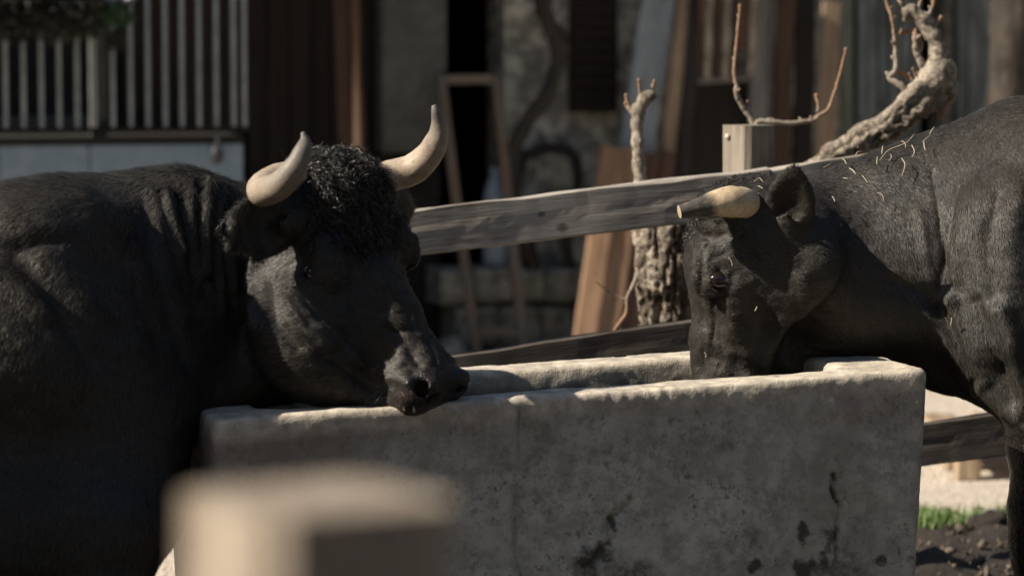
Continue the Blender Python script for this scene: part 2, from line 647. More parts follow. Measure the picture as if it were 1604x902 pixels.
class Head:
    """x runs from the poll to the muzzle, y to the animal's own left, z out of the forehead."""
    def __init__(self, origin, x, y, s, wide, deep=1.0):
        self.o = np.asarray(origin, float); self.R = frame3(x, y); self.s = s; self.wide = wide; self.deep = deep

    def w(self, x, y, z):
        return self.o + self.R @ (np.array((x, y * self.wide, z * self.deep)) * self.s)

    def local(self, p):
        q = (p - self.o) @ self.R / self.s
        q[..., 1] /= self.wide
        q[..., 2] /= self.deep
        return q


def sculpt_head(S, h, bull):
    s, W = h.s, h.wide
    c = lambda a, ra, b, rb, k=.03, op='add', flat=None: S.cone(h.w(*a), ra * s, h.w(*b), rb * s, k, op, flat)
    def e(p, r, k=.03, op='add', R=None):
        S.egg(h.w(*p), h.R if R is None else R, np.array(r) * s * np.array((1, W, h.deep)) if R is None else np.array(r) * s, k, op)
    # skull, forehead and poll
    e((.085 if bull else .105, 0, -.085), (.125 if bull else .11, .112, .085), .04)
    if bull: e((.012, 0, -.075), (.055, .095, .07), .04)
    else: e((.030, 0, -.085), (.050, .090, .06), .04)
    e((.16, 0, -.075), (.10, .100, .066), .03)
    if bull: e((.03, 0, -.03), (.085, .10, .05), .04)
    # nose
    c((.15, 0, -.058), .056, (.30, 0, -.060), .047, .03)
    c((.30, 0, -.060), .047, (.425, 0, -.062), .046, .03)
    c((.20, 0, -.115), .085, (.33, 0, -.098), .062, .04)
    c((.33, 0, -.098), .062, (.43, 0, -.088), .055, .03)
    # muzzle
    mw = .82 if bull else 1.0
    e((.435, 0, -.075), (.056, .080 * mw, .060) if not bull else (.058, .074, .066), .03)
    e((.425, 0, -.112), (.062, .074 * mw, .034) if not bull else (.064, .070, .044), .02)
    if bull:
        e((.425, 0, -.045), (.058, .062, .040), .03)         # blunt heavy nose
        c((.24, 0, -.045), .056, (.42, 0, -.045), .048, .03)                                                 # mouth a little open
        e((.392, 0, -.222), (.050, .044, .026), .025)
        e((.33, 0, -.215), (.08, .040, .032), .03)
    else:
        e((.410, 0, -.118), (.055, .052, .028), .025)        # chin
    for q in (-1, 1):
        e((.462, q * .046 * mw, -.052 + (.012 if bull else 0)), (.028, .034, .034 if not bull else .044), .015)
        # brow, cheek, jaw
        e((.150, q * .090, -.040), (.050, .026, .026), .03)
        c((.135, q * .086, -.030), .024, (.175, q * .100, -.036), .017, .022)
        c((.19, q * .098, -.085), .020, (.30, q * .062, -.092), .016, .03)      # facial crest
        e((.135, q * .070, -.150), (.108, .042, .100), .04)
        e((.115, q * .062, -.205), (.070, .034, .050), .04)
        if not bull:
            c((.135, q * .058, -.205), .040, (.30, q * .036, -.122), .026, .04)
            c((.30, q * .036, -.122), .026, (.405, q * .022, -.105), .022, .03)
        else:
            c((.15, q * .058, -.215), .036, (.32, q * .034, -.165), .030, .04)
        if bull:
            c((.10, q * .060, -.195), .052, (.31, q * .036, -.200), .040, .04)
            e((.22, q * .060, -.155), (.13, .036, .07), .05)
            c((.29, q * .062, -.130), .030, (.40, q * .058, -.112), .024, .03)
        # horn bosses
        c((.025, q * .080, -.055), .046, (.022, q * .112, -.062), .036, .03)
        # lips' corner folds
        c((.33, q * .060, -.122), .018, (.43, q * .066, -.110), .016, .02)
    e((.14, 0, -.190) if bull else (.11, 0, -.18), (.12 if bull else .10, .055, .060), .05)               # throat floor
    for q in (-1, 1):
        # sunken parts
        c((.215, q * .112, -.045), .020, (.33, q * .080, -.050), .016, .03, 'cut')
        e((.050, q * .128, -.040), (.035, .018, .026), .03, 'cut')
        if bull: c((.44, q * .052, -.150), .004, (.34, q * .080, -.160), .004, .010, 'cut')
        else: c((.455, q * .040, -.124), .005, (.34, q * .082, -.134), .004, .012, 'cut')
        # nostril: a comma-shaped opening
        nr, nx, nz = (1.25, -.014, .030) if bull else (1.0, 0, 0)
        c((.484 + nx, q * .040 * mw, -.054 + nz), .013 * nr, (.474 + nx, q * .064 * mw, -.046 + nz), .011 * nr, .010, 'cut')
        c((.474 + nx, q * .064 * mw, -.044 + nz), .009, (.452 + nx, q * .076 * mw, -.036 + nz * .9), .005, .010, 'cut')
        # eye socket and lids
        eye = (.170, q * .116, -.056)
        S.ball(h.w(*eye), .0245 * s, .010, 'cut')
        for up, r in ((1, .0078), (-1, .0068)):
            pts = []
            for a in np.linspace(-1.25, 1.25, 7):
                lx = .170 + .030 * math.sin(a)
                lz = -.056 + up * ((.0145 if up > 0 else .0150) * math.cos(a) - .001)
                ly = q * (.1075 + .008 * math.cos(a) - .006 * abs(math.sin(a)))
                pts.append((h.w(lx, ly, lz), r * s))
            S.chain(pts, .006)
        pts = []
        for a in np.linspace(-1.1, 1.1, 7):
            pts.append((h.w(.168 + .040 * math.sin(a), q * (.104 - .004 * abs(math.sin(a))), -.056 + .031 * math.cos(a)), .0075 * s))
        S.chain(pts, .012)
        pts = [(h.w(.150 + .05 * t, q * (.100 - .004 * abs(t - .4)), -.086 - .010 * math.sin(t * 3)), .006 * s) for t in np.linspace(0, 1, 5)]
        S.chain(pts, .012)


def ear(S, base, tip, face, width, thick=.013, k=.02):
    """Leaf-shaped ear, hollow on the side of the vector face."""
    base = np.asarray(base); tip = np.asarray(tip)
    d = tip - base; L = np.linalg.norm(d); d = d / L
    n = np.asarray(face, float); n = unit(n - d * (n @ d)); u = np.cross(n, d)
    R = np.stack([d, u, n], axis=1)
    c = lambda t, o=0.0: base + d * L * t + n * o
    S.cone(base - d * .02, .028, base + d * .04, .026, k)
    hw = width / 2
    S.chain([(c(.05), hw * .70), (c(.30), hw * 1.0), (c(.60), hw * .86), (c(.85), hw * .48), (c(.98), hw * .14)], .012, 'add', (n, hw / thick))
    S.chain([(c(.02), .022), (c(.28), .020)], .02, 'add')
    o = thick * 1.0
    S.chain([(c(.22, o), hw * .40), (c(.42, o), hw * .72), (c(.65, o), hw * .56), (c(.88, o), hw * .18)], .008, 'cut', (n, hw / thick * .75))


def flow_field(p, ctrl):
    """Smooth direction field from control arrows."""
    q = np.array([c[0] for c in ctrl]); d = np.array([unit(c[1]) for c in ctrl])
    out = np.zeros_like(p); W = np.zeros(len(p))
    for i in range(len(q)):
        w = 1.0 / (((p - q[i]) ** 2).sum(axis=1) + .004) ** 1.6
        out += w[:, None] * d[i]; W += w
    return out / W[:, None]


def coat(name, v, f, dens, length, ctrl, count, mat, parent, seed, lift=.22, width=.0010, clump=.5, keep=None):
    rng = np.random.default_rng(seed)
    a, b, c, d = (v[f[:, i]] for i in range(4))
    fn = np.cross(c - a, d - b); area = np.linalg.norm(fn, axis=1) + 1e-14
    fn = fn / area[:, None]
    fc = (a + b + c + d) / 4
    w = area * dens(fc, fn)
    cw = np.cumsum(w); cw /= cw[-1]
    pick = np.searchsorted(cw, rng.random(count))
    s, t = rng.random(count)[:, None], rng.random(count)[:, None]
    p = (a[pick] * (1 - s) + b[pick] * s) * (1 - t) + (d[pick] * (1 - s) + c[pick] * s) * t
    vn = vert_normals(v, f)
    n = (vn[f[pick, 0]] * (1 - s) + vn[f[pick, 1]] * s) * (1 - t) + (vn[f[pick, 3]] * (1 - s) + vn[f[pick, 2]] * s) * t
    n /= np.linalg.norm(n, axis=1, keepdims=True) + 1e-9
    dirs = flow_field(p, ctrl)
    cl = np.stack([fbm(p, 34.0, seed + i, 2) for i in range(3)], axis=1)
    dirs = dirs + clump * cl + .09 * rng.normal(size=(count, 3))
    dirs -= n * (dirs * n).sum(axis=1, keepdims=True)
    dirs /= np.linalg.norm(dirs, axis=1, keepdims=True) + 1e-9
    L = length(p) * (0.65 + 0.7 * rng.random(count)) * (1 + .3 * fbm(p, 20.0, seed + 9, 2))
    lf = lift * (0.4 + 1.1 * rng.random(count))
    side = np.cross(dirs, n) + .22 * rng.normal(size=(count, 1)) * n
    side /= np.linalg.norm(side, axis=1, keepdims=True)
    L = L[:, None]; lf = lf[:, None]
    wd = width * (0.7 + .6 * rng.random(count))[:, None]
    m = p + L * .5 * (dirs + n * lf * 1.2)
    tip = p + L * (dirs * .97 + n * lf * .85 + .10 * rng.normal(size=(count, 3)))
    p = p - n * .001
    V = np.stack([p - side * wd * .5, p + side * wd * .5, m - side * wd * .4, m + side * wd * .4, tip], axis=1).reshape(-1, 3)
    base = np.arange(count, dtype=np.int32)[:, None] * 5
    F = np.concatenate([base + np.array((0, 1, 2)), base + np.array((1, 3, 2)), base + np.array((2, 3, 4))])
    me = mesh_np(name, V, F, smooth=True)
    # the hairs take the lie of the skin, tilted a little along each hair
    N = n - .22 * dirs + .16 * rng.normal(size=(count, 1)) * np.cross(dirs, n) + .05 * rng.normal(size=(count, 3))
    N /= np.linalg.norm(N, axis=1, keepdims=True)
    me.normals_split_custom_set_from_vertices(np.repeat(N, 5, axis=0).astype(np.float32))
    point_attr(me, "tone", np.repeat(rng.random(count), 5))
    return tag(link(name, me, mat, parent), kind="stuff")


def curls(name, v, f, dens, ctrl, count, mat, parent, seed, L0=.05, width=.0022, curl=.010):
    rng = np.random.default_rng(seed)
    a, b, c, d = (v[f[:, i]] for i in range(4))
    fn = np.cross(c - a, d - b); area = np.linalg.norm(fn, axis=1) + 1e-14
    fn /= area[:, None]; fc = (a + b + c + d) / 4
    cw = np.cumsum(area * dens(fc, fn)); cw /= cw[-1]
    pick = np.searchsorted(cw, rng.random(count))
    p = fc[pick]; n = fn[pick]
    cell = np.floor(p / .017).astype(int)
    key = (cell[:, 0] * 73856093) ^ (cell[:, 1] * 19349663) ^ (cell[:, 2] * 83492791)
    hs = lambda q: ((key * (q * 2654435761 % 1000003)) % 1009) / 1009.0
    dirs = flow_field(p, ctrl)
    dirs = dirs + .75 * (np.stack([hs(3), hs(7), hs(13)], axis=1) - .5) * 2 + .18 * rng.normal(size=(count, 3))
    dirs -= n * (dirs * n).sum(axis=1, keepdims=True) * .8
    dirs /= np.linalg.norm(dirs, axis=1, keepdims=True) + 1e-9
    s0 = np.cross(dirs, n); s0 /= np.linalg.norm(s0, axis=1, keepdims=True) + 1e-9
    L = L0 * (.6 + .8 * hs(17)) * (.75 + .5 * rng.random(count))
    ph = 6.28 * hs(23) + .5 * rng.normal(size=count)
    tw = 5.0 + 4.5 * hs(29)
    rad = curl * (.5 + hs(31))
    K = 9
    rings = []
    for i in range(K):
        t = i / (K - 1)
        ang = ph + tw * t
        r = rad * min(1, t * 2.2)
        q = p + dirs * (L * t * .85)[:, None] + n * (L * (.24 * t - .24 * t * t) + .002)[:, None]
        q = q + s0 * (np.cos(ang) * r)[:, None] + n * ((np.sin(ang) * .8 + .5) * r)[:, None]
        rings.append(q)
    R = np.stack(rings, axis=1)
    side = np.cross(np.gradient(R, axis=1), n[:, None, :]) + .2 * rng.normal(size=(count, 1, 3))
    side /= np.linalg.norm(side, axis=2, keepdims=True) + 1e-9
    wv = width * np.array([.8, 1, 1, 1, .95, .85, .7, .45, .1])[None, :, None] * (.6 + .8 * rng.random(count))[:, None, None]
    V = np.stack([R - side * wv * .5, R + side * wv * .5], axis=2).reshape(-1, 3)
    base = np.arange(count, dtype=np.int32)[:, None] * (2 * K)
    F = np.concatenate([base + 2 * i + np.array((0, 1, 3, 2)) for i in range(K - 1)])
    me = mesh_np(name, V, F, smooth=True)
    point_attr(me, "tone", np.repeat(rng.random(count), 2 * K))
    return tag(link(name, me, mat, parent), kind="stuff")


def fur_mat(name, tone, rough=0.55, brown=(0.030, 0.022, 0.014), spec=.35):
    m, nt, b = new_mat(name)
    k = NT(nt)
    c0 = k.coord("Object")
    c = k.mix(k.ramp(k.noise(c0, 3.0, 4, .6), [(.40, 0.), (.68, .8)]), tone, brown)
    hv = k.n("ShaderNodeHueSaturation")
    k.l(k.math('ADD', .62, k.math('MULTIPLY', k.attr("tone"), .76)), hv.inputs["Value"]); k.l(c, hv.inputs["Color"])
    k.l(hv.outputs[0], b.inputs["Base Color"])
    b.inputs["Roughness"].default_value = rough
    b.inputs["Specular IOR Level"].default_value = spec
    return m


def hide_mat(name, tone):
    m, nt, b = new_mat(name)
    k = NT(nt)
    c0 = k.coord("Object")
    bare = k.attr("bare")
    c = k.mix(k.ramp(k.noise(c0, 40.0, 4, .6), [(.40, 0.), (.65, .6)]), tone, (0.030, 0.024, 0.017))
    c = k.mix(bare, c, k.mix(k.ramp(k.noise(c0, 30.0, 3, .5), [(.42, 0.), (.6, 1.)]), (0.009, 0.008, 0.008), (0.026, 0.017, 0.016)))
    k.l(c, b.inputs["Base Color"])
    k.l(k.math('SUBTRACT', .62, k.math('MULTIPLY', bare, .40)), b.inputs["Roughness"])
    b.inputs["Specular IOR Level"].default_value = .35
    h1 = k.noise(c0, 170.0, 4, .65)
    vo = k.n("ShaderNodeTexVoronoi"); vo.inputs["Scale"].default_value = 210.0; k.l(c0, vo.inputs["Vector"])
    h = k.math('ADD', h1, k.math('MULTIPLY', k.math('MULTIPLY', vo.outputs["Distance"], bare), 1.2))
    k.bump(h, .55, .003, b)
    return m


def horn_mat(name, base, mid, tip, t0, t1):
    m, nt, b = new_mat(name)
    k = NT(nt)
    c0 = k.coord("Object")
    along = k.attr("along")
    al = k.math('ADD', along, k.math('MULTIPLY', k.math('SUBTRACT', k.noise(c0, 26.0, 4, .6), .5), .22))
    c = k.mix(k.ramp(k.noise(c0, 30.0, 5, .62, .6), [(.38, 0.), (.66, 1.)]), base, mid)
    c = k.mix(k.ramp(al, [(t0, 0.), (t1, 1.)]), c, tip)
    c = k.mix(k.ramp(along, [(.0, .75), (.12, 0.)]), c, (0.28, 0.15, 0.085))
    c = k.mix(k.ramp(k.math('MULTIPLY', along, .3), [(.5, 0.), (.52, 1.)]), c, (0.42, 0.34, 0.24))
    c = k.mix(k.ramp(k.noise(k.coord("Object", (1, 1, 1)), 75.0, 4, .7), [(.54, 0.), (.66, .55)]), c, tuple(x * .45 for x in mid))
    c = k.mix(k.ramp(k.noise(c0, 9.0, 6, .7, 1.2), [(.50, 0.), (.68, .6)]), c, tuple(x * .5 for x in mid))
    k.l(c, b.inputs["Base Color"])
    b.inputs["Roughness"].default_value = .52
    b.inputs["Specular IOR Level"].default_value = .35
    h = k.math('ADD', k.noise(c0, 60.0, 4, .6), k.math('MULTIPLY', k.noise(c0, 220.0, 3, .6), .35))
    k.bump(h, .4, .003, b)
    return m


def horn(path, mat, parent, seed, flat=False, seg=22):
    V, F, T = tube([p[0] for p in path], [p[1] for p in path], seg, True)
    V = np.array(V); T = np.array(T)
    c = np.mean(V, axis=0)
    ring = np.sin(T * 95.0 + 2.5 * fbm(V, 12.0, seed + 1, 2)) * np.clip(.42 - T, 0, 1) * (0.0 if flat else 1.0)
    ctr = np.array([V[i // seg * seg:i // seg * seg + seg].mean(axis=0) if i < len(V) - 2 else V[i] for i in range(len(V))])
    V = V + (.0012 * fbm(V, 38.0, seed, 2) + .0022 * ring)[:, None] * unit_rows(V - ctr)
    me = mesh_py("horn", V, F, True)
    if flat:                                             # sawn face: rim and middle are bare horn
        V2 = np.vstack([V, V[-2 - seg:-2], V[-1:]])
        n0 = len(V)
        F2 = [q for q in F if not (len(q) == 3 and (len(V) - 1) in q)] + [(n0 + s_, n0 + (s_ + 1) % seg, n0 + seg) for s_ in range(seg)]
        me = mesh_py("horn", V2, F2, True)
        T = np.concatenate([T, np.full(seg + 1, 3.0)])
    point_attr(me, "along", T)
    o = link("horn", me, mat, parent)
    if flat:
        for p in me.polygons:
            if len(p.vertices) == 3: p.use_smooth = False
    return o


def unit_rows(v):
    return v / (np.linalg.norm(v, axis=1, keepdims=True) + 1e-9)


def eyeball(h, q, parent, name="eye", pale=1.0, out=.1055):
    """Dark wet eyeball with a horizontal pupil and a pale corner."""
    c = h.w(.170, q * out, -.057); r = .0232 * h.s
    n, mseg = 24, 16
    V = [c + r * np.array((0, 0, 1.0))]
    axis_o = h.R[:, 1] * q
    u = h.R[:, 0]; w = h.R[:, 2]
    V, F, T, K = [], [], [], []
    for i in range(mseg + 1):
        th = math.pi * i / mseg
        for j in range(n):
            a = 2 * math.pi * j / n
            V.append(c + r * (math.cos(th) * axis_o + math.sin(th) * (math.cos(a) * u + math.sin(a) * w)))
            T.append(th); K.append(math.sin(th) * (.85 * math.cos(a) + .53 * math.sin(a)))
    for i in range(mseg):
        for j in range(n):
            F.append((i * n + j, i * n + (j + 1) % n, (i + 1) * n + (j + 1) % n, (i + 1) * n + j))
    if q < 0: F = [f[::-1] for f in F]
    me = mesh_py(name, V, F, True)
    point_attr(me, "theta", T); point_attr(me, "corner", K)
    m, nt, b = new_mat("wet_eye")
    k = NT(nt)
    th = k.attr("theta")
    col = k.mix(k.ramp(k.math('MULTIPLY', th, .5), [(.12, 0.), (.18, 1.)]), (0.003, 0.003, 0.004), (0.012, 0.008, 0.006))
    col = k.mix(k.ramp(k.attr("corner"), [(.74, 0.), (.80, pale)]), col, (0.42, 0.38, 0.35))
    k.l(col, b.inputs["Base Color"])
    b.inputs["Roughness"].default_value = .06
    b.inputs["Specular IOR Level"].default_value = .6
    return link(name, me, m, parent)


def leg(S, pts, hoof_r, k=.04):
    S.chain(pts, k)
    c, r = pts[-1]
    S.cone(c, r * 1.05, (c[0], c[1], .03), hoof_r, .02)
    S.cone((c[0] + .0, c[1], .045), hoof_r, (c[0], c[1], .015), hoof_r * 1.08, .01)


def on_view(fc, fn, lo=0.06):
    px, py = to_px(fc)
    see = np.clip(.55 - fn[:, 1] * 1.5, lo, 1)
    inn = ((px > -70) & (px < 1680) & (py < 960)).astype(float)
    return see * np.where(inn > 0, 1.0, .05)


FUR = fur_mat("black_fur", (0.037, 0.035, 0.031), .55, (0.046, 0.037, 0.026), .45)
FUR_CURL = fur_mat("black_curls", (0.024, 0.0225, 0.020), .45, (0.030, 0.025, 0.018), .5)
HIDE = hide_mat("black_hide", (0.018, 0.0165, 0.0145))


def build_bull():
    h_ = .0046
    S = Sculpt(axis(-2.45, .06, -1.05, -.02, h_, .014), axis(4.7, 6.45, 5.42, 6.12, h_, .014), axis(-.02, 1.22, .50, 1.16, h_, .012))
    H = Head(P(535, 267, 5.83), (.455, -.285, -.843), (.66, .74, .12), .985, 1.12, 1.27)
    B = unit((-.88, -.475, 0)); BR = np.stack([B, np.cross((0, 0, 1), B), (0, 0, 1)], axis=1)
    # trunk
    S.egg((-1.42, 5.55, .69), BR, (.74, .30, .39), .06)
    S.egg((-1.98, 5.25, .76), BR, (.36, .28, .33), .08)
    S.egg(P(40, 535, 5.75), BR, (.30, .26, .29), .06)
    # crest, neck, dewlap, chest
    S.cone(P(90, 382, 5.84), .132, P(270, 372, 5.93), .128, .05)
    S.cone(P(270, 372, 5.93), .128, P(430, 380, 6.02), .105, .05)
    S.cone(P(70, 500, 5.79), .235, P(430, 440, 6.05), .120, .05)
    S.cone(P(150, 590, 5.78), .195, P(385, 540, 6.00), .100, .05)
    S.cone(P(210, 640, 5.78), .105, P(330, 600, 5.84), .060, .04, flat=((0, 1, 0), 1.4))
    S.cone(P(330, 600, 5.84), .060, P(440, 585, 5.86), .062, .04, flat=((0, 1, 0), 1.3))
    S.ball(P(160, 650, 5.74), .165, .05)
    # shoulder blade and upper arm
    S.cone(P(70, 395, 5.68), .060, P(160, 560, 5.66), .075, .05)
    S.egg(P(70, 352, 5.67), np.eye(3), (.15, .10, .080), .06)
    S.cone(P(160, 560, 5.76), .13, P(165, 720, 5.70), .138, .05)
    # legs
    leg(S, [(P(165, 720, 5.70), .138), (P(172, 815, 5.63), .108), (P(165, 930, 5.60), .070), (P(160, 985, 5.60), .062), (P(160, 1020, 5.61), .045), (P(160, 1140, 5.60), .042)], .058)
    leg(S, [(P(120, 720, 5.94), .12), (P(120, 930, 5.94), .066), (P(120, 1000, 5.95), .046), (P(120, 1090, 5.94), .042)], .058)
    for yy in (-.17, .17):
        q = np.array((-2.02, 5.23, 0)) + yy * BR[:, 1]
        leg(S, [(q + (0, 0, .62), .15), (q + (.05, 0, .46), .085), (q + (-.10, 0, .33), .05), (q + (-.06, 0, .12), .04)], .056)
    S.cone((-2.26, 5.10, .98), .035, (-2.30, 5.08, .35), .03, .03)
    # head
    sculpt_head(S, H, True)
    S.cone(H.w(.06, 0, -.13), .115, P(425, 430, 5.97), .130, .05)
    S.cone(H.w(.17, 0, -.19), .055, P(385, 560, 5.98), .075, .05)
    S.egg(P(20, 790, 5.74), BR, (.34, .26, .22), .06)
    S.egg(H.o + (P(505, 522, 5.86) - P(552, 264, 5.86)) + np.array((0, -.05, 0)), H.R, (.135, .105, .105), .06)
    # near ear hangs sideways under the horn, far ear behind the head
    ear(S, P(458, 346, 5.75), P(350, 358, 5.64), (-.25, -.95, -.10), .125)
    ear(S, H.w(.055, .130, -.085), H.w(.055, .26, -.12), (.4, -.9, -.2), .09)
    v, f = S.mesh()
    v = smooth_verts(v, f, 2, .5)
    n = vert_normals(v, f)
    L = H.local(v.copy())
    px, py = to_px(v)
    near = np.clip(.25 - n[:, 1] * 2.0, 0, 1)
    head = np.clip((L[:, 0] + .02) * 20, 0, 1) * ((np.abs(L[:, 1]) < .16) & (L[:, 2] > -.27))
    disp = .0022 * fbm(v, 13.0, 61) + .0009 * fbm(v, 42.0, 63)
    for pts, w, a in (
        ([(262, 300), (272, 345), (292, 395)], 9, .016), ([(300, 285), (303, 350), (318, 430)], 8, .010), ([(326, 286), (322, 340), (324, 425)], 9, .020),
        ([(345, 290), (343, 360), (352, 480)], 8, .010), ([(366, 350), (362, 400), (372, 450)], 9, .018), ([(240, 300), (255, 380), (290, 500)], 10, .008),
        ([(280, 300), (287, 350), (306, 430)], 7, -.014), ([(313, 290), (312, 350), (322, 450)], 6, -.013), ([(338, 300), (334, 360), (340, 440)], 6, -.014),
        ([(355, 330), (352, 400), (362, 470)], 6, -.012), ([(225, 320), (245, 420), (290, 560)], 12, -.008),
        ([(120, 330), (160, 360), (205, 420), (250, 520)], 20, -.012), ([(75, 398), (120, 440), (160, 490)], 17, .016), ([(30, 400), (90, 470), (150, 560)], 18, -.020),
        ([(-10, 425), (40, 450), (75, 490)], 16, .016), ([(20, 340), (70, 350), (105, 372)], 26, .012), ([(110, 372), (60, 385), (0, 388)], 13, -.014),
        ([(130, 300), (190, 320), (240, 350)], 16, .006),
        ([(402, 400), (396, 450), (410, 505)], 12, .013), ([(425, 440), (432, 500), (470, 545)], 7, -.009), ([(384, 400), (380, 450), (388, 500)], 7, -.016),
        ([(450, 470), (480, 520), (520, 545)], 8, .007), ([(470, 455), (505, 500), (545, 520)], 7, -.006), ([(500, 560), (555, 590), (600, 620)], 7, -.008),
        ([(560, 560), (600, 585), (640, 600)], 10, .006), ([(610, 515), (640, 545), (655, 570)], 7, -.006), ([(540, 520), (560, 550), (590, 570)], 6, -.006),
        ([(640, 530), (625, 560), (640, 600)], 8, .005),
    ):
        disp += a * near * stroke_field(px, py, pts, w) * np.where(px < 380, np.where(px < 210, .5, .72), 1.0)
    # wrinkled skin of cheek and jaw
    stretch = L * np.array((1.0, 1.0, .45))
    disp += head * (.0026 * fbm(stretch, 55.0, 71, 3) - .003 * np.clip(.22 - np.abs(fbm(L * np.array((.9, 1, .5)), 34.0, 73, 2)), 0, 1) / .22) * (L[:, 0] < .43) * (L[:, 0] > .12)
    v = v + n * disp[:, None]
    me = mesh_np("body", v, f)
    bare = np.clip((L[:, 0] + .35 * (L[:, 2] + .09) - .452) * 60, 0, 1) * (np.abs(L[:, 1]) < .1)
    bare = np.maximum(bare, 0)
    point_attr(me, "bare", bare)
    root = empty("bull", (-1.0, 5.75, 0), "black bull with two upswept horns and curly forelock drinking over the trough edge", "bull")
    link("body", me, HIDE, root)
    hm = horn_mat("pale_horn", (0.42, 0.345, 0.265), (0.34, 0.26, 0.19), (0.13, 0.122, 0.11), .36, .82)
    hp = lambda l: [(P(x, y, Y - .09), r / F_PX * (Y - .09)) for x, y, Y, r in l]
    horn(hp([(492, 276, 5.93, 27), (466, 277, 5.88, 27), (436, 282, 5.83, 26), (414, 293, 5.77, 25), (413, 300, 5.71, 24), (438, 290, 5.66, 22.5), (461, 264, 5.64, 19), (474, 238, 5.64, 14), (478, 220, 5.65, 9), (474, 207, 5.65, 3)]), hm, root, 3)
    horn(hp([(580, 288, 6.0, 26), (612, 276, 6.02, 25), (645, 266, 6.02, 24.5), (670, 245, 6.0, 22), (685, 218, 5.98, 17.5), (687, 193, 5.97, 12), (683, 176, 5.96, 7), (679, 165, 5.96, 3)]), hm, root, 5)
    for q in (-1, 1): eyeball(H, q, root, 'eye', 0.0, .1095)
    hx = H.R[:, 0]; hz = H.R[:, 2]
    ctrl = [(P(-100, 330, 5.6), (-1, -.2, -.35)), (P(60, 330, 5.7), (-.9, 0, -.5)), (P(200, 300, 5.75), (-.6, 0, -.9)), (P(330, 300, 5.85), (-.25, 0, -1)),
            (P(60, 550, 5.5), (-.5, 0, -1)), (P(250, 500, 5.6), (-.4, -.1, -1)), (P(360, 480, 5.75), (-.25, -.1, -1)), (P(200, 700, 5.5), (-.1, 0, -1)),
            (P(300, 610, 5.7), (-.3, 0, -1)), (H.w(.2, -.1, -.15), -.75 * hx - .8 * hz), (H.w(.3, -.08, -.1), -.9 * hx - .4 * hz), (H.w(.42, -.07, -.08), -.6 * hx - .7 * hz),
            (H.w(.3, 0, 0), -hx), (H.w(.12, -.1, -.05), .5 * hx - .7 * hz), (P(395, 360, 5.78), (-1, 0, -.2)), (H.w(.2, -.06, -.22), -.9 * hx - .3 * hz)]
    def dens(fc, fn):
        Lc = H.local(fc.copy())
        b = np.clip((Lc[:, 0] + .35 * (Lc[:, 2] + .09) - .44) * 40, 0, 1) * (np.abs(Lc[:, 1]) < .1)
        ey = np.hypot(Lc[:, 0] - .17, Lc[:, 2] + .056)
        return on_view(fc, fn) * (1 - .97 * b) * (1 - np.exp(-(ey / .02) ** 2)) + 1e-9
    def length(p):
        Lc = H.local(p.copy())
        hd = np.clip((Lc[:, 0] + .02) * 15, 0, 1) * (np.abs(Lc[:, 1]) < .17) * (Lc[:, 2] > -.27)
        x, y = to_px(p)
        cre = np.exp(-((y - 275) / 40) ** 2)
        return (.017 + .010 * cre) * (1 - hd) + .009 * hd
    coat("fur", v, f, dens, length, ctrl, 210000, FUR, root, 5, lift=.13, clump=.28)
    # curly forelock over poll and forehead
    def dens2(fc, fn):
        Lc = H.local(fc.copy())
        w = np.clip(1.15 - np.hypot((Lc[:, 0] - .052) / .112, Lc[:, 1] / .092), 0, 1)
        up = ((fn @ hz) > -.15) | ((fn @ hx) < -.2)
        return (w > 0) * np.sqrt(w) * up * (Lc[:, 2] > -.12) + 1e-12
    cc = [(H.w(0, 0, 0), .8 * hx + .3 * hz), (H.w(-.03, 0, -.05), -.2 * hx + .9 * hz), (H.w(.1, 0, 0), hx), (H.w(.05, .1, -.03), .7 * hx + .7 * H.R[:, 1]), (H.w(.05, -.1, -.03), .7 * hx - .7 * H.R[:, 1]), (H.w(.2, 0, 0), hx)]
    curls("forelock", v, f, dens2, cc, 15000, FUR_CURL, root, 8, L0=.032, width=.0010, curl=.0034)
    curls("forelock_strands", v, f, dens2, cc, 1100, FUR_CURL, root, 28, L0=.042, width=.0010, curl=.008)
    whiskers(H, root, 91)
    return H


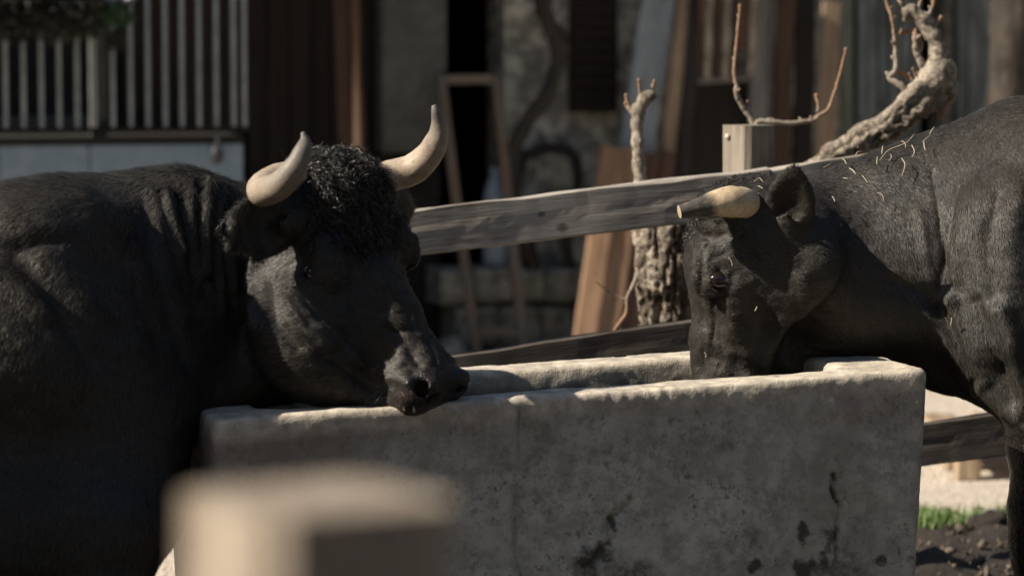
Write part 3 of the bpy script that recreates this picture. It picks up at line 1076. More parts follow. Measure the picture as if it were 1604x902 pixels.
def build_cow():
    Q = lambda x, y, Y: P(x, y, Y + .10)
    h_ = .0046
    S = Sculpt(axis(.30, 2.75, .33, 1.18, h_, .014), axis(5.40, 6.85, 5.94, 6.62, h_, .014), axis(-.02, 1.36, .46, 1.32, h_, .012))
    H = Head(Q(1078, 303, 6.13), (-.05, -.03, -1), (-.06, -1.0, 0), 1.0, .98, 1.20)
    B = unit((.93, -.36, 0)); BR = np.stack([B, np.cross((0, 0, 1), B), (0, 0, 1)], axis=1)
    S.egg((1.82, 6.06, .80), BR, (.84, .29, .385), .06)
    S.egg((2.36, 5.86, .86), BR, (.36, .28, .33), .08)
    S.egg(Q(1625, 398, 6.22), BR, (.22, .24, .315), .06)
    S.cone(Q(1600, 240, 6.26), .112, Q(1265, 350, 6.22), .090, .05)
    S.cone(Q(1625, 350, 6.24), .215, Q(1300, 410, 6.22), .122, .05)
    S.cone(Q(1580, 470, 6.22), .175, Q(1310, 455, 6.20), .104, .05)
    S.cone(Q(1585, 568, 6.20), .100, Q(1480, 545, 6.20), .080, .05, flat=((0, 1, 0), 1.3))
    S.cone(Q(1480, 545, 6.20), .080, Q(1405, 492, 6.20), .052, .05, flat=((0, 1, 0), 1.3))
    S.cone(Q(1405, 492, 6.20), .052, Q(1320, 490, 6.2), .050, .05, flat=((0, 1, 0), 1.2))
    S.cone(Q(1565, 330, 6.06), .06, Q(1575, 520, 6.06), .07, .06)
    S.egg(Q(1640, 590, 6.16), np.eye(3), (.15, .15, .090), .05)
    S.cone(Q(1505, 520, 6.12), .050, Q(1590, 620, 6.08), .042, .04)
    leg(S, [(Q(1660, 560, 6.12), .13), (Q(1662, 680, 6.12), .105), (Q(1634, 800, 6.12), .066), (Q(1632, 860, 6.12), .058), (Q(1632, 905, 6.12), .044), (Q(1632, 1050, 6.12), .040)], .055)
    leg(S, [(Q(1690, 600, 6.42), .13), (Q(1680, 760, 6.42), .066), (Q(1680, 860, 6.42), .044), (Q(1680, 955, 6.42), .040)], .055)
    for yy in (-.16, .16):
        q = np.array((2.38, 5.85, 0)) + yy * BR[:, 1]
        leg(S, [(q + (0, 0, .66), .15), (q + (-.05, 0, .48), .085), (q + (.10, 0, .34), .05), (q + (.06, 0, .12), .04)], .054)
    S.cone((2.68, 5.74, 1.02), .035, (2.72, 5.72, .35), .03, .03)
    sculpt_head(S, H, False)
    S.cone(Q(1300, 505, 6.21), .062, Q(1236, 572, 6.19), .044, .06)
    S.cone(H.w(.06, 0, -.13), .10, Q(1300, 400, 6.22), .125, .05)
    S.cone(H.w(.14, 0, -.20), .055, Q(1330, 490, 6.2), .085, .05)
    ear(S, Q(1232, 356, 6.03), Q(1246, 263, 5.97), (-.15, -.98, .1), .100)
    ear(S, H.w(.05, -.12, -.10), H.w(.0, -.27, -.15), (-.6, -.6, .2), .08)
    v, f = S.mesh()
    v = smooth_verts(v, f, 2, .5)
    n = vert_normals(v, f)
    L = H.local(v.copy())
    px, py = to_px(v)
    near = np.clip(.25 - n[:, 1] * 2.0, 0, 1)
    head = np.clip((L[:, 0] + .02) * 20, 0, 1) * ((np.abs(L[:, 1]) < .16) & (L[:, 2] > -.27))
    disp = .0022 * fbm(v, 12.0, 161) + .0008 * fbm(v, 40.0, 163)
    for pts, w, a in (
        ([(1458, 270), (1470, 340), (1485, 440)], 5, -.006), ([(1500, 290), (1482, 380), (1470, 450)], 5, -.004), ([(1530, 200), (1535, 280), (1540, 330)], 6, -.003),
        ([(1440, 330), (1450, 400), (1470, 470)], 9, .005), ([(1505, 330), (1500, 400), (1490, 460)], 12, .006), ([(1470, 480), (1500, 530), (1530, 590)], 12, -.012),
        ([(1490, 470), (1515, 540), (1540, 590)], 11, .018), ([(1440, 470), (1475, 520), (1510, 585)], 14, .010), ([(1530, 470), (1550, 540), (1590, 620)], 10, -.010),
        ([(1540, 605), (1570, 640), (1610, 665)], 11, .014), ([(1570, 480), (1590, 560), (1600, 640)], 12, .012), ([(1400, 440), (1440, 455), (1470, 480)], 12, -.010),
        ([(1595, 300), (1585, 380), (1590, 440)], 14, .006), ([(1560, 300), (1545, 380), (1555, 460)], 14, -.010),
        # brow folds, tear line, nose veins, cheek hollow
        ([(1102, 362), (1088, 395), (1086, 440)], 5, .007), ([(1112, 372), (1100, 400), (1096, 450)], 4.5, -.007), ([(1105, 395), (1130, 378), (1165, 382)], 5, .006),
        ([(1110, 408), (1140, 392), (1175, 400)], 4, -.005), ([(1104, 352), (1130, 360), (1160, 352)], 6, .005),
        ([(1092, 460), (1098, 490), (1104, 515)], 6, -.011), ([(1118, 478), (1122, 500), (1118, 530)], 4, -.006), ([(1108, 470), (1112, 500), (1110, 540)], 4, .005),
        ([(1122, 482), (1124, 520), (1128, 550)], 4.5, .005), ([(1100, 545), (1102, 570), (1098, 590)], 4, -.005), ([(1112, 560), (1130, 566), (1128, 575)], 5, -.006),
        ([(1195, 500), (1190, 540), (1178, 580)], 13, -.012), ([(1225, 500), (1212, 540), (1195, 575)], 8, .012), ([(1175, 470), (1195, 480), (1210, 500)], 9, -.006),
        ([(1145, 500), (1160, 530), (1165, 570)], 8, .004), ([(1160, 490), (1178, 520), (1172, 560)], 7, .005),
        ([(1168, 358), (1178, 380), (1190, 400)], 5, .012), ([(1160, 370), (1172, 395), (1186, 408)], 4, -.010), ([(1150, 440), (1165, 445), (1190, 432)], 5, .004),
        ([(1255, 440), (1262, 480), (1245, 520)], 10, .006),
    ):
        disp += a * near * stroke_field(px, py, pts, w) * np.where(px < 1230, .5, .8)
    disp += head * .0020 * fbm(L * np.array((1.0, 1.0, .6)), 60.0, 171, 3)
    # crinkled forehead coat
    tuft = np.exp(-((L[:, 0] - .06) / .05) ** 2) * (L[:, 2] > -.07) * head
    disp += tuft * .004 * fbm(L, 48.0, 175, 2)
    v = v + n * disp[:, None]
    me = mesh_np("body", v, f)
    bare = np.clip((L[:, 0] - .435) * 50, 0, 1) * (np.abs(L[:, 1]) < .1)
    point_attr(me, "bare", bare)
    root = empty("cow", (1.65, 6.0, 0), "black cow with a blunt sawn-off horn lowering its muzzle into the trough", "cow")
    link("body", me, HIDE, root)
    hm = horn_mat("sawn_horn", (0.60, 0.49, 0.33), (0.50, 0.37, 0.23), (0.060, 0.058, 0.054), .56, .66)
    hp = lambda l: [(Q(x, y, Y), r / F_PX * (Y + .1)) for x, y, Y, r in l]
    horn(hp([(1178, 322, 6.07, 21), (1164, 318, 6.02, 25.5), (1144, 316, 6.0, 25.5), (1122, 319, 5.985, 21), (1100, 324, 5.975, 16.5), (1081, 328.5, 5.967, 13), (1064, 332, 5.962, 10.5)]), hm, root, 13, True)
    horn(hp([(1168, 322, 6.20, 24), (1140, 324, 6.25, 24), (1112, 327, 6.29, 20), (1090, 331, 6.31, 14), (1078, 334, 6.32, 10)]), hm, root, 15, True)
    for q in (-1, 1): eyeball(H, q, root)
    hx = H.R[:, 0]; hz = H.R[:, 2]
    ctrl = [(Q(1620, 200, 6.15), (.6, 0, -.9)), (Q(1450, 260, 6.08), (.5, 0, -.8)), (Q(1330, 290, 6.1), (.6, 0, -.5)), (Q(1500, 400, 6.08), (.2, 0, -1)), (Q(1590, 400, 6.08), (.15, 0, -1)),
            (Q(1400, 380, 6.1), (.35, 0, -1)), (Q(1350, 480, 6.1), (.4, 0, -.8)), (Q(1500, 560, 6.08), (.3, 0, -1)), (Q(1580, 620, 6.08), (.5, 0, -.8)), (Q(1620, 750, 6.1), (0, 0, -1)),
            (H.w(.2, .1, -.15), -.4 * hx - .9 * hz), (H.w(.13, .1, -.2), -.3 * hx - 1 * hz), (H.w(.32, .07, -.1), -.7 * hx - .6 * hz), (H.w(.3, 0, 0), -hx), (H.w(.1, .1, -.05), .3 * hx - .7 * hz), (Q(1240, 300, 5.99), (.1, 0, 1))]
    def dens(fc, fn):
        Lc = H.local(fc.copy())
        b = np.clip((Lc[:, 0] - .43) * 40, 0, 1) * (np.abs(Lc[:, 1]) < .1)
        ey = np.hypot(Lc[:, 0] - .17, Lc[:, 2] + .056)
        return on_view(fc, fn) * (1 - .97 * b) * (1 - np.exp(-(ey / .02) ** 2)) + 1e-9
    def length(p):
        Lc = H.local(p.copy())
        hd = np.clip((Lc[:, 0] + .02) * 15, 0, 1) * (np.abs(Lc[:, 1]) < .17) * (Lc[:, 2] > -.27)
        e_ = Q(1243, 300, 6.0)
        er = np.exp(-(np.linalg.norm(p - e_, axis=1) / .075) ** 2)
        return (.014 * (1 - hd) + .0075 * hd) * (1 - .6 * er)
    coat("fur", v, f, dens, length, ctrl, 210000, FUR, root, 15, lift=.09, clump=.17)
    def dens2(fc, fn):
        Lc = H.local(fc.copy())
        w = np.clip(1.1 - np.hypot((Lc[:, 0] - .03) / .075, Lc[:, 1] / .10), 0, 1)
        return (w > 0) * w * (((fn @ hz) > -.1) | ((fn @ hx) < -.2)) * (Lc[:, 2] > -.13) + 1e-12
    cc = [(H.w(0, 0, 0), hx), (H.w(.1, 0, 0), hx), (H.w(-.03, 0, -.1), hz)]
    curls("forelock", v, f, dens2, cc, 2200, FUR_CURL, root, 18, L0=.013, width=.0010, curl=.003)
    whiskers(H, root, 93)
    return H, v, n


def whiskers(h, root, seed):
    """Sparse pale bristles round the lips and nose."""
    rng = np.random.default_rng(seed)
    parts = []
    for _ in range(60):
        q = rng.choice((-1, 1)); a = rng.uniform(.36, .47); z = rng.uniform(-.15, -.07)
        p = h.w(a, q * .066, z)
        d = unit(h.R @ np.array((rng.uniform(-.2, .5), q * rng.uniform(.5, 1.0), rng.uniform(-.9, .0))))
        L = rng.uniform(.012, .030)
        V, F, T = tube([p - d * .012, p + d * L * .5, p + d * L + np.array((0, 0, -.15 * L))], [.0004, .00035, .00012], 4, False)
        parts.append((V, F, T))
    V, F, T = join_geo(parts)
    m, nt, b = new_mat("bristle"); b.inputs["Base Color"].default_value = (.22, .20, .17, 1); b.inputs["Roughness"].default_value = .4
    tag(link("whiskers", mesh_py("whiskers", V, F, True), m, root), kind="stuff")


BULL_HEAD = build_bull()
COW_HEAD, COW_V, COW_N = build_cow()

# ---------------------------------------------------------------- boards
def board_geo(L, w, t, seed, nl=14, nw=3, wob=.0025, warp=.004):
    """Sawn board: X along, Y width, Z thickness; softly broken edges, slightly warped."""
    xs = np.linspace(-L / 2, L / 2, nl + 1)
    ch = min(w, t) * .12
    prof = [(-w / 2 + ch, t / 2)] + [(-w / 2 + w * i / nw, t / 2) for i in range(1, nw)] + [(w / 2 - ch, t / 2), (w / 2, t / 2 - ch), (w / 2, -t / 2 + ch)]
    prof += [(w / 2 - ch, -t / 2), (-w / 2 + ch, -t / 2), (-w / 2, -t / 2 + ch), (-w / 2, t / 2 - ch)]
    n = len(prof)
    V = np.array([(x, a, b) for x in xs for a, b in prof])
    q = np.stack([V[:, 0] * 2.2, np.sign(V[:, 1]) * 3.1, np.sign(V[:, 2]) * 1.7], axis=1)
    V[:, 1] += wob * fbm(q, 2.6, seed) + warp * noise3(V * np.array((1, 0, 0)), 1.3, seed + 3)
    V[:, 2] += .4 * wob * fbm(q, 3.1, seed + 5) + warp * noise3(V * np.array((1, 0, 0)), 1.1, seed + 7)
    F = []
    for i in range(nl):
        for j in range(n):
            F.append((i * n + j, (i + 1) * n + j, (i + 1) * n + (j + 1) % n, i * n + (j + 1) % n))
    F.append(tuple(range(n))); F.append(tuple(reversed(range(nl * n, nl * n + n))))
    return V, F


_bs = [100]


def board(name, p0, p1, w, t, mat, face=(0, -1, 0), parent=None, nl=14, nw=3, wob=.0025, warp=.004):
    """Board between two world points with its broad side towards 'face'."""
    _bs[0] += 7
    p0, p1 = np.asarray(p0, float), np.asarray(p1, float)
    x = unit(p1 - p0); z = np.asarray(face, float); z = unit(z - x * (z @ x)); y = np.cross(z, x)
    V, F = board_geo(np.linalg.norm(p1 - p0), w, t, _bs[0], nl, nw, wob, warp)
    me = mesh_py(name, V, F)
    me.materials.append(mat)
    o = bpy.data.objects.new(name, me)
    COL.objects.link(o)
    c = (p0 + p1) / 2
    M = Matrix(((x[0], y[0], z[0], c[0]), (x[1], y[1], z[1], c[1]), (x[2], y[2], z[2], c[2]), (0, 0, 0, 1)))
    if parent is not None:
        o.parent = parent
        o.matrix_parent_inverse = world_mat(parent).inverted()
    o.matrix_basis = M
    return o


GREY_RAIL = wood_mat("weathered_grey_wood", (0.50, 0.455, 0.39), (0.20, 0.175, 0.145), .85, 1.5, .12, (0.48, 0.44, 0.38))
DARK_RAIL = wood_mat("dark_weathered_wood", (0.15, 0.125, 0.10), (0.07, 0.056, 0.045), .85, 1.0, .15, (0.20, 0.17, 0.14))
POST_WOOD = wood_mat("post_wood", (0.27, 0.235, 0.19), (0.11, 0.09, 0.07), .85, 1.3, .1, (0.31, 0.275, 0.225))
RUST_WOOD = wood_mat("rusty_stained_wood", (0.20, 0.10, 0.06), (0.09, 0.05, 0.035), .85, 1.2, .1)

# ---------------------------------------------------------------- ground
def ground():
    n = 90
    g = np.linspace(-1, 1, n)
    g = np.sign(g) * np.abs(g) ** 2.2
    X = g * 90 + 0.0; Y = g * 90 + 9.0
    V = np.array([(x, y, 0.0) for x in X for y in Y])
    near = np.exp(-((V[:, 0]) ** 2 + (V[:, 1] - 9) ** 2) / 200)
    V[:, 2] = (.012 * fbm(V, .9, 201) * near) - .012
    F = [(i * n + j, (i + 1) * n + j, (i + 1) * n + j + 1, i * n + j + 1) for i in range(n - 1) for j in range(n - 1)]
    me = mesh_np("ground", V, np.array(F))
    m, nt, b = new_mat("pale_gravel")
    k = NT(nt)
    c0 = k.coord("Object")
    vo = k.n("ShaderNodeTexVoronoi"); vo.inputs["Scale"].default_value = 55.0; k.l(c0, vo.inputs["Vector"])
    n1 = k.noise(c0, 1.3, 6, .6); n2 = k.noise(c0, 40.0, 5, .7)
    col = k.mix(k.ramp(n1, [(.35, 0.), (.65, 1.)]), (0.46, 0.38, 0.29), (0.60, 0.52, 0.42))
    col = k.mix(k.ramp(n2, [(.40, .6), (.55, 0.)]), col, (0.30, 0.25, 0.19))
    col = k.mix(k.math('MULTIPLY', vo.outputs["Distance"], .35), col, (0.62, 0.57, 0.5))
    k.l(col, b.inputs["Base Color"]); b.inputs["Roughness"].default_value = .95
    k.bump(k.math('ADD', n2, vo.outputs["Distance"]), .6, .012, b)
    tag(link("ground", me, m), kind="structure")
    # trodden earth, colour darkened for shade, spread forward to cut bounce light
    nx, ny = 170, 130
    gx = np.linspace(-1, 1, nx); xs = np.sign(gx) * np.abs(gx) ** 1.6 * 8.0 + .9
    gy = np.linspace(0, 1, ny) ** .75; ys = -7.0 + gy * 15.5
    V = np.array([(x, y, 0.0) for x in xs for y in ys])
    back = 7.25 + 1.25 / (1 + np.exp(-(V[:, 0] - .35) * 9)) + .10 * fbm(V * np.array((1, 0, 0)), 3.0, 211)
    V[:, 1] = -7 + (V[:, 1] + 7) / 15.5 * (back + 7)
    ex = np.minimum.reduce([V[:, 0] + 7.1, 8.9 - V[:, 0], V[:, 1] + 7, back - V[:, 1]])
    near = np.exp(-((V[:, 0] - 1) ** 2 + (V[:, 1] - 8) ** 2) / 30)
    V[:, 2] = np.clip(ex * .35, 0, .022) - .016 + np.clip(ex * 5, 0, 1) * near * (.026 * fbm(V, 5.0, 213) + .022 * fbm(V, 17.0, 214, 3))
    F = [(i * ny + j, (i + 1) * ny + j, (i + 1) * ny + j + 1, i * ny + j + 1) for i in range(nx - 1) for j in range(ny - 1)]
    me = mesh_np("shade_dark_soil", V, np.array(F))
    m, nt, b = new_mat("shade_dark_earth")
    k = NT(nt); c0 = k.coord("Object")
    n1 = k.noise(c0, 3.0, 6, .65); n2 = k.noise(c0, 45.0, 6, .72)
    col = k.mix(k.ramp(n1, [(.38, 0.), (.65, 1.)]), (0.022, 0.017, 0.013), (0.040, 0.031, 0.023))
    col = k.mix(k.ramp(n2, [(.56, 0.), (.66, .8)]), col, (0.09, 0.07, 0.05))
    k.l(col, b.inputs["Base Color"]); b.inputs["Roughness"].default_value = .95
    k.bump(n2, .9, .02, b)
    tag(link("shade_dark_soil", me, m), kind="structure")
    # a clod of earth and grass at the edge of the soil
    S = Sculpt(np.arange(-.09, .09, .004), np.arange(-.08, .08, .004), np.arange(-.03, .07, .004))
    S.egg((0, 0, .008), np.eye(3), (.058, .045, .030), .02); S.egg((.02, .0, .022), np.eye(3), (.034, .03, .022), .02)
    v, f = S.mesh(); nn = vert_normals(v, f)
    v = v + nn * (.012 * fbm(v, 26.0, 221))[:, None] + P(1547, 843, 8.36) * np.array((1, 1, 0)) + np.array((0, 0, .01))
    tag(link("earth_clod", mesh_np("earth_clod", v, f), m), "small dark clod of earth beside the grass patch behind the trough", "clod")


def crumbs():
    """Crumbs of dry earth and small stones lying on the trodden soil."""
    rng = np.random.default_rng(55)
    V, F = [], []
    base = np.array([(1, 0, 0), (-1, 0, 0), (0, 1, 0), (0, -1, 0), (0, 0, 1), (0, 0, -.6)], float)
    tri = [(0, 2, 4), (2, 1, 4), (1, 3, 4), (3, 0, 4), (2, 0, 5), (1, 2, 5), (3, 1, 5), (0, 3, 5)]
    for _ in range(2600):
        x = rng.uniform(.7, 3.2); y = rng.uniform(6.6, 8.75)
        r = .003 + .016 * rng.random() ** 4
        o = len(V); q = base * r * rng.uniform(.6, 1.4, size=(6, 3))
        a = rng.random() * 6.28; c, s = math.cos(a), math.sin(a)
        for p in q: V.append((x + c * p[0] - s * p[1], y + s * p[0] + c * p[1], .006 + .02 * rng.random() * (y < 8.4) + p[2]))
        F += [(a_ + o, b_ + o, c_ + o) for a_, b_, c_ in tri]
    m, nt, b = new_mat("dry_crumbs"); k = NT(nt)
    k.l(k.mix(k.noise(k.coord("Object"), 60.0, 3, .6), (0.04, 0.031, 0.023), (0.20, 0.16, 0.12)), b.inputs["Base Color"]); b.inputs["Roughness"].default_value = .95
    tag(link("soil_crumbs", mesh_np("soil_crumbs", np.array(V), np.array(F), False), m), kind="stuff")


def grass():
    rng = np.random.default_rng(31)
    V, F = [], []
    def blade(x, y, h, lean, wd):
        a = rng.random() * 6.28
        d = np.array((math.cos(a), math.sin(a), 0)) * lean
        s = np.array((math.cos(a + 1.57), math.sin(a + 1.57), 0)) * wd / 2
        b = np.array((x, y, -.004)); o = len(V)
        m = b + d * .35 * h + np.array((0, 0, h * .62)); t = b + d * h + np.array((0, 0, h))
        V.extend([b - s, b + s, m + s * .7, m - s * .7, t]); F.extend([(o, o + 1, o + 2), (o, o + 2, o + 3), (o + 3, o + 2, o + 4)])
    k = 0
    while k < 7000:
        x = rng.uniform(.95, 2.6); y = rng.uniform(8.15, 8.75)
        n = noise3(np.array((x, y, 0.)), 5.5, 233) + .6 * noise3(np.array((x, y, 0.)), 17.0, 235)
        dense = math.exp(-((y - 8.46) / .17) ** 2) * (1.0 if x < 1.32 else .45)
        if n * .6 + .62 < 1.0 - dense * .9 + rng.random() * .25: continue
        blade(x, y, rng.uniform(.02, .058) * (1.35 if rng.random() < .12 else 1), rng.uniform(.15, .9), rng.uniform(.0025, .0045)); k += 1
    m, nt, b = new_mat("grass_green")
    kk = NT(nt)
    n = kk.noise(kk.coord("Object"), 38.0, 3, .6)
    kk.l(kk.mix(kk.ramp(n, [(.35, 0.), (.65, 1.)]), (0.08, 0.19, 0.035), (0.20, 0.26, 0.08)), b.inputs["Base Color"])
    b.inputs["Roughness"].default_value = .6
    tag(link("grass", mesh_np("grass", np.array(V), np.array(F), False), m), kind="stuff")


def sky_block_hills():
    """Unseen ring of wooded slopes, added to block low sky light."""
    na, nr = 120, 26
    V = []
    for i in range(na):
        a = 6.28318 * i / na
        for j in range(nr):
            t = j / (nr - 1)
            r = 95 + 520 * t
            e = math.tan(math.radians(25 + 6 * math.sin(2 * a + .6) + 3 * math.sin(5 * a)))
            V.append((r * math.sin(a), 9 + r * math.cos(a), (r - 95) * e * 1.15 * (1 - .10 * t)))
    V = np.array(V); V[:, 2] += 14 * fbm(V, .012, 401, 4) * np.clip((np.hypot(V[:, 0], V[:, 1] - 9) - 95) / 60, 0, 1) - .5
    F = [(i * nr + j, ((i + 1) % na) * nr + j, ((i + 1) % na) * nr + j + 1, i * nr + j + 1) for i in range(na) for j in range(nr - 1)]
    m, nt, b = new_mat("sky_block_slope"); k = NT(nt)  # dark ring out of view, added to hold back sky fill
    n = k.noise(k.coord("Object"), .06, 8, .7)
    k.l(k.mix(k.ramp(n, [(.4, 0.), (.6, 1.)]), (0.035, 0.045, 0.025), (0.075, 0.066, 0.042)), b.inputs["Base Color"]); b.inputs["Roughness"].default_value = 1.0
    tag(link("sky_block_hills", mesh_np("sky_block_hills", V, np.array(F)[:, ::-1]), m), kind="structure")


ground()
sky_block_hills()
crumbs()
grass()

# ---------------------------------------------------------------- fence behind the trough
FENCE_FACE = (.27, -.963, 0)


def rail(px0, py0, Y0, px1, py1, Y1, w, mat, parent, t=.030):
    return board("rail", P(px0, py0, Y0), P(px1, py1, Y1), w, t, mat, FENCE_FACE, parent, 40, 6, .004, .004)


def knotty(o, spots):
    """Own copy of the rail's timber with round knots where branches grew."""
    m = o.data.materials[0].copy(); m.name = "knotty_grey_wood"
    o.data.materials[0] = m
    nt = m.node_tree; k = NT(nt); b = nt.nodes["Principled BSDF"]
    col = b.inputs["Base Color"].links[0].from_socket
    inv = world_mat(o).inverted()
    tc = k.n("ShaderNodeTexCoord").outputs["Object"]
    for x, y, r in spots:
        q = inv @ Vector(P(x, y, 6.92 + (x - 430) / 775.5 * .27))
        mp = k.n("ShaderNodeMapping", vector_type='POINT')
        mp.inputs["Location"].default_value = (-q.x * .75, -q.y, 0); mp.inputs["Scale"].default_value = (.75, 1, 0)
        k.l(tc, mp.inputs["Vector"])
        ln = k.n("ShaderNodeVectorMath", operation='LENGTH'); k.l(mp.outputs[0], ln.inputs[0])
        d = k.math('MULTIPLY', ln.outputs["Value"], 1.0 / r)
        d = k.math('ADD', d, k.math('MULTIPLY', k.math('SUBTRACT', k.noise(tc, 130.0, 3, .6), .5), .7))
        ring = k.math('ABSOLUTE', k.math('SINE', k.math('MULTIPLY', d, 7.0)))
        f = k.math('MULTIPLY', k.ramp(d, [(.45, .9), (.95, .35), (1.0, 0.)]), k.math('ADD', .55, k.math('MULTIPLY', ring, .45)))
        col = k.mix(f, col, (0.075, 0.062, 0.048))
    k.l(col, b.inputs["Base Color"])


def build_fence():
    root = empty("fence", P(1170, 260, 7.25) * np.array((1, 1, 0)), "old grey plank fence with sloping rails and a square post behind the trough", "fence")
    top = rail(430, 391, 6.92, 1205.5, 300, 7.19, .108, GREY_RAIL, root)
    rail(1209, 300, 7.194, 1800, 218, 7.40, .112, GREY_RAIL, root)
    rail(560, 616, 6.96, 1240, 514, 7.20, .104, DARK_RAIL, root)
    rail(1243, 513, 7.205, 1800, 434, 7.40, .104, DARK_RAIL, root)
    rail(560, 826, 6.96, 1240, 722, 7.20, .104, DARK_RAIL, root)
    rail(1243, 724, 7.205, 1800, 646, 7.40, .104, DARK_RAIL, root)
    # posts: one shows above the top rail, the others stand behind the animals
    def post(px, ptop, Y, s, ang):
        c = P(px, ptop, Y)
        d = np.array((math.sin(math.radians(ang)), -math.cos(math.radians(ang)), 0))
        return board("post", (c[0], c[1], -.25), (c[0] + .004, c[1], c[2]), s, s * .96, POST_WOOD, d, root, 22, 6, .004, .002)
    post(1170, 196, 7.285, .100, 41)
    post(500, 300, 7.04, .10, 20)
    post(1760, 120, 7.48, .10, 30)
    # wooden peg in the post
    c = P(1139, 214, 7.262)
    V, F, T = tube([c + (.02, .018, 0), c, c + (-.0016, -.0014, 0)], [.007, .007, .005], 12)
    m, nt, b = new_mat("peg_wood"); b.inputs["Base Color"].default_value = (.52, .46, .36, 1); b.inputs["Roughness"].default_value = .8
    link("peg", mesh_py("peg", V, F, True), m, root)
    knotty(top, ((846, 335, .0085), (879, 356, .012), (1076, 318, .007)))


build_fence()

# ---------------------------------------------------------------- pollarded tree behind the fence
def build_tree():
    T = 7.62
    h = .0058
    q = lambda l, Y=T: [(P(a[0], a[1], a[3] if len(a) > 3 else Y), a[2] / F_PX * Y) for a in l]
    S = Sculpt(np.arange(.22, 1.28, h), np.arange(T - .16, T + .20, h), np.arange(-.06, 1.56, h))
    S.chain(q([(1040, 960, 62), (1041, 820, 50), (1042, 600, 46), (1043, 430, 43), (1042, 360, 45), (1046, 330, 38)]), .05)
    S.chain(q([(1046, 335, 36), (1110, 322, 34), (1190, 315, 32), (1262, 288, 27), (1306, 248, 17), (1352, 218, 19), (1396, 196, 21), (1434, 160, 24), (1462, 126, 23), (1473, 104, 18)]), .022)
    S.chain(q([(1392, 214, 9), (1425, 186, 10), (1452, 158, 9)], T - .03), .012)
    S.chain(q([(1380, 196, 8), (1410, 168, 10), (1440, 134, 9)], T - .035), .012)
    S.chain(q([(1473, 104, 18), (1470, 84, 13.5), (1461, 55, 11.5), (1447, 32, 11.5), (1430, 19, 10), (1422, 17, 9)]), .015)
    S.chain(q([(1422, 17, 9), (1419, 30, 7)]), .012)
    # burrs
    for x, y, r, dy in ((1486, 122, 10, 0), (1492, 146, 8, .0), (1480, 168, 6, 0), (1488, 108, 7, 0), (1372, 206, 12, -.02), (1347, 217, 11, -.02), (1360, 200, 9, 0), (1388, 203, 11, -.03),
                         (1322, 236, 10, -.02), (1064, 404, 17, -.055), (1012, 380, 12, -.02), (1022, 430, 14, -.03), (1005, 365, 10, 0), (1030, 350, 14, -.03), (1300, 242, 10, -.01)):
        S.ball(P(x, y, T + dy), r / F_PX * T, .02)
    # slim lopped branch
    S.chain(q([(1010, 330, 18), (1004, 290, 10.5), (1001, 260, 10), (999, 225, 9.5), (998, 195, 9), (1002, 172, 9), (1009, 156, 9.5), (1016, 149, 8.5)]), .014)
    S.ball(P(1022, 151, T), 8 / F_PX * T, .01); S.ball(P(993, 170, T), 7 / F_PX * T, .012)
    v, f = S.mesh()
    n = vert_normals(v, f)
    x_, y_ = to_px(v)
    up_ = (y_ > 330)[:, None]
    st = np.where(up_, v * np.array((1.0, 1.0, .20)), v @ np.array(((.75, 0, .45), (0, 1, 0), (-.45, 0, .75))).T * np.array((.35, 1.0, .9)))
    thick = np.clip((y_ - 150) / 60, .12, .55) * np.clip((x_ - 1020) / 20, 0, 1) + .14
    thick = np.where(y_ > 320, 1.0, thick)
    fur_ = np.abs(fbm(st, 46.0, 311, 3))
    fur2 = np.abs(fbm(v * np.array((1, 1, .6)), 62.0, 317, 2))
    disp = thick * (.007 * fbm(st, 18.0, 301, 2) - .013 * np.clip(.26 - fur_, 0, 1) / .26 - .007 * np.clip(.25 - fur2, 0, 1) / .25 + .004 * fbm(v, 90.0, 313, 2))
    # hollow down the trunk's sunny side
    sc = stroke_field(x_, y_, [(1030, 470), (1026, 500), (1030, 520)], 9) * (n[:, 1] < 0)
    disp -= .025 * sc
    v = v + n * disp[:, None]
    me = mesh_np("trunk", v, f)
    point_attr(me, "crack", np.clip(np.maximum((.28 - fur_) / .28, .8 * (.16 - fur2) / .16), 0, 1) * np.clip(thick * 1.3, 0, 1))
    point_attr(me, "smoothbark", 1 - thick)
    m, nt, b = new_mat("tree_bark")
    k = NT(nt); c0 = k.coord("Object")
    n1 = k.noise(c0, 16.0, 5, .62); n2 = k.noise(c0, 70.0, 5, .7)
    col = k.mix(k.ramp(n1, [(.38, 0.), (.62, 1.)]), (0.34, 0.295, 0.235), (0.60, 0.53, 0.43))
    col = k.mix(k.ramp(n2, [(.42, .8), (.55, 0.)]), col, (0.13, 0.105, 0.08))
    dk = k.math('MULTIPLY', k.ramp(k.noise(k.coord('Object', (1, 1, .5)), 21.0, 4, .65, .5), [(.50, 0.), (.60, .8)]), k.math('SUBTRACT', 1.0, k.attr('smoothbark')))
    col = k.mix(dk, col, (0.10, 0.08, 0.062))
    ln = k.ramp(k.noise(k.coord('Object', (60, 60, 9)), 1.0, 4, .65, .8), [(.38, .6), (.5, 0.)])
    col = k.mix(ln, col, (0.14, 0.115, 0.09))
    col = k.mix(k.ramp(k.attr("crack"), [(.25, 0.), (.8, .92)]), col, (0.05, 0.037, 0.027))
    col = k.mix(k.math('MULTIPLY', k.ramp(k.noise(c0, 26.0, 3, .6), [(.60, 0.), (.68, .7)]), k.math('SUBTRACT', 1.0, k.attr("smoothbark"))), col, (0.24, 0.12, 0.06))
    k.l(col, b.inputs["Base Color"]); b.inputs["Roughness"].default_value = .9; b.inputs["Specular IOR Level"].default_value = .2
    k.bump(k.math('ADD', n2, k.noise(c0, 190.0, 4, .7)), .9, .008, b)
    root = empty("pollarded_tree", P(1040, 900, T) * np.array((1, 1, 0)), "gnarled lopped tree with pale peeling bark and a crooked limb behind the fence", "tree")
    link("trunk", me, m, root)
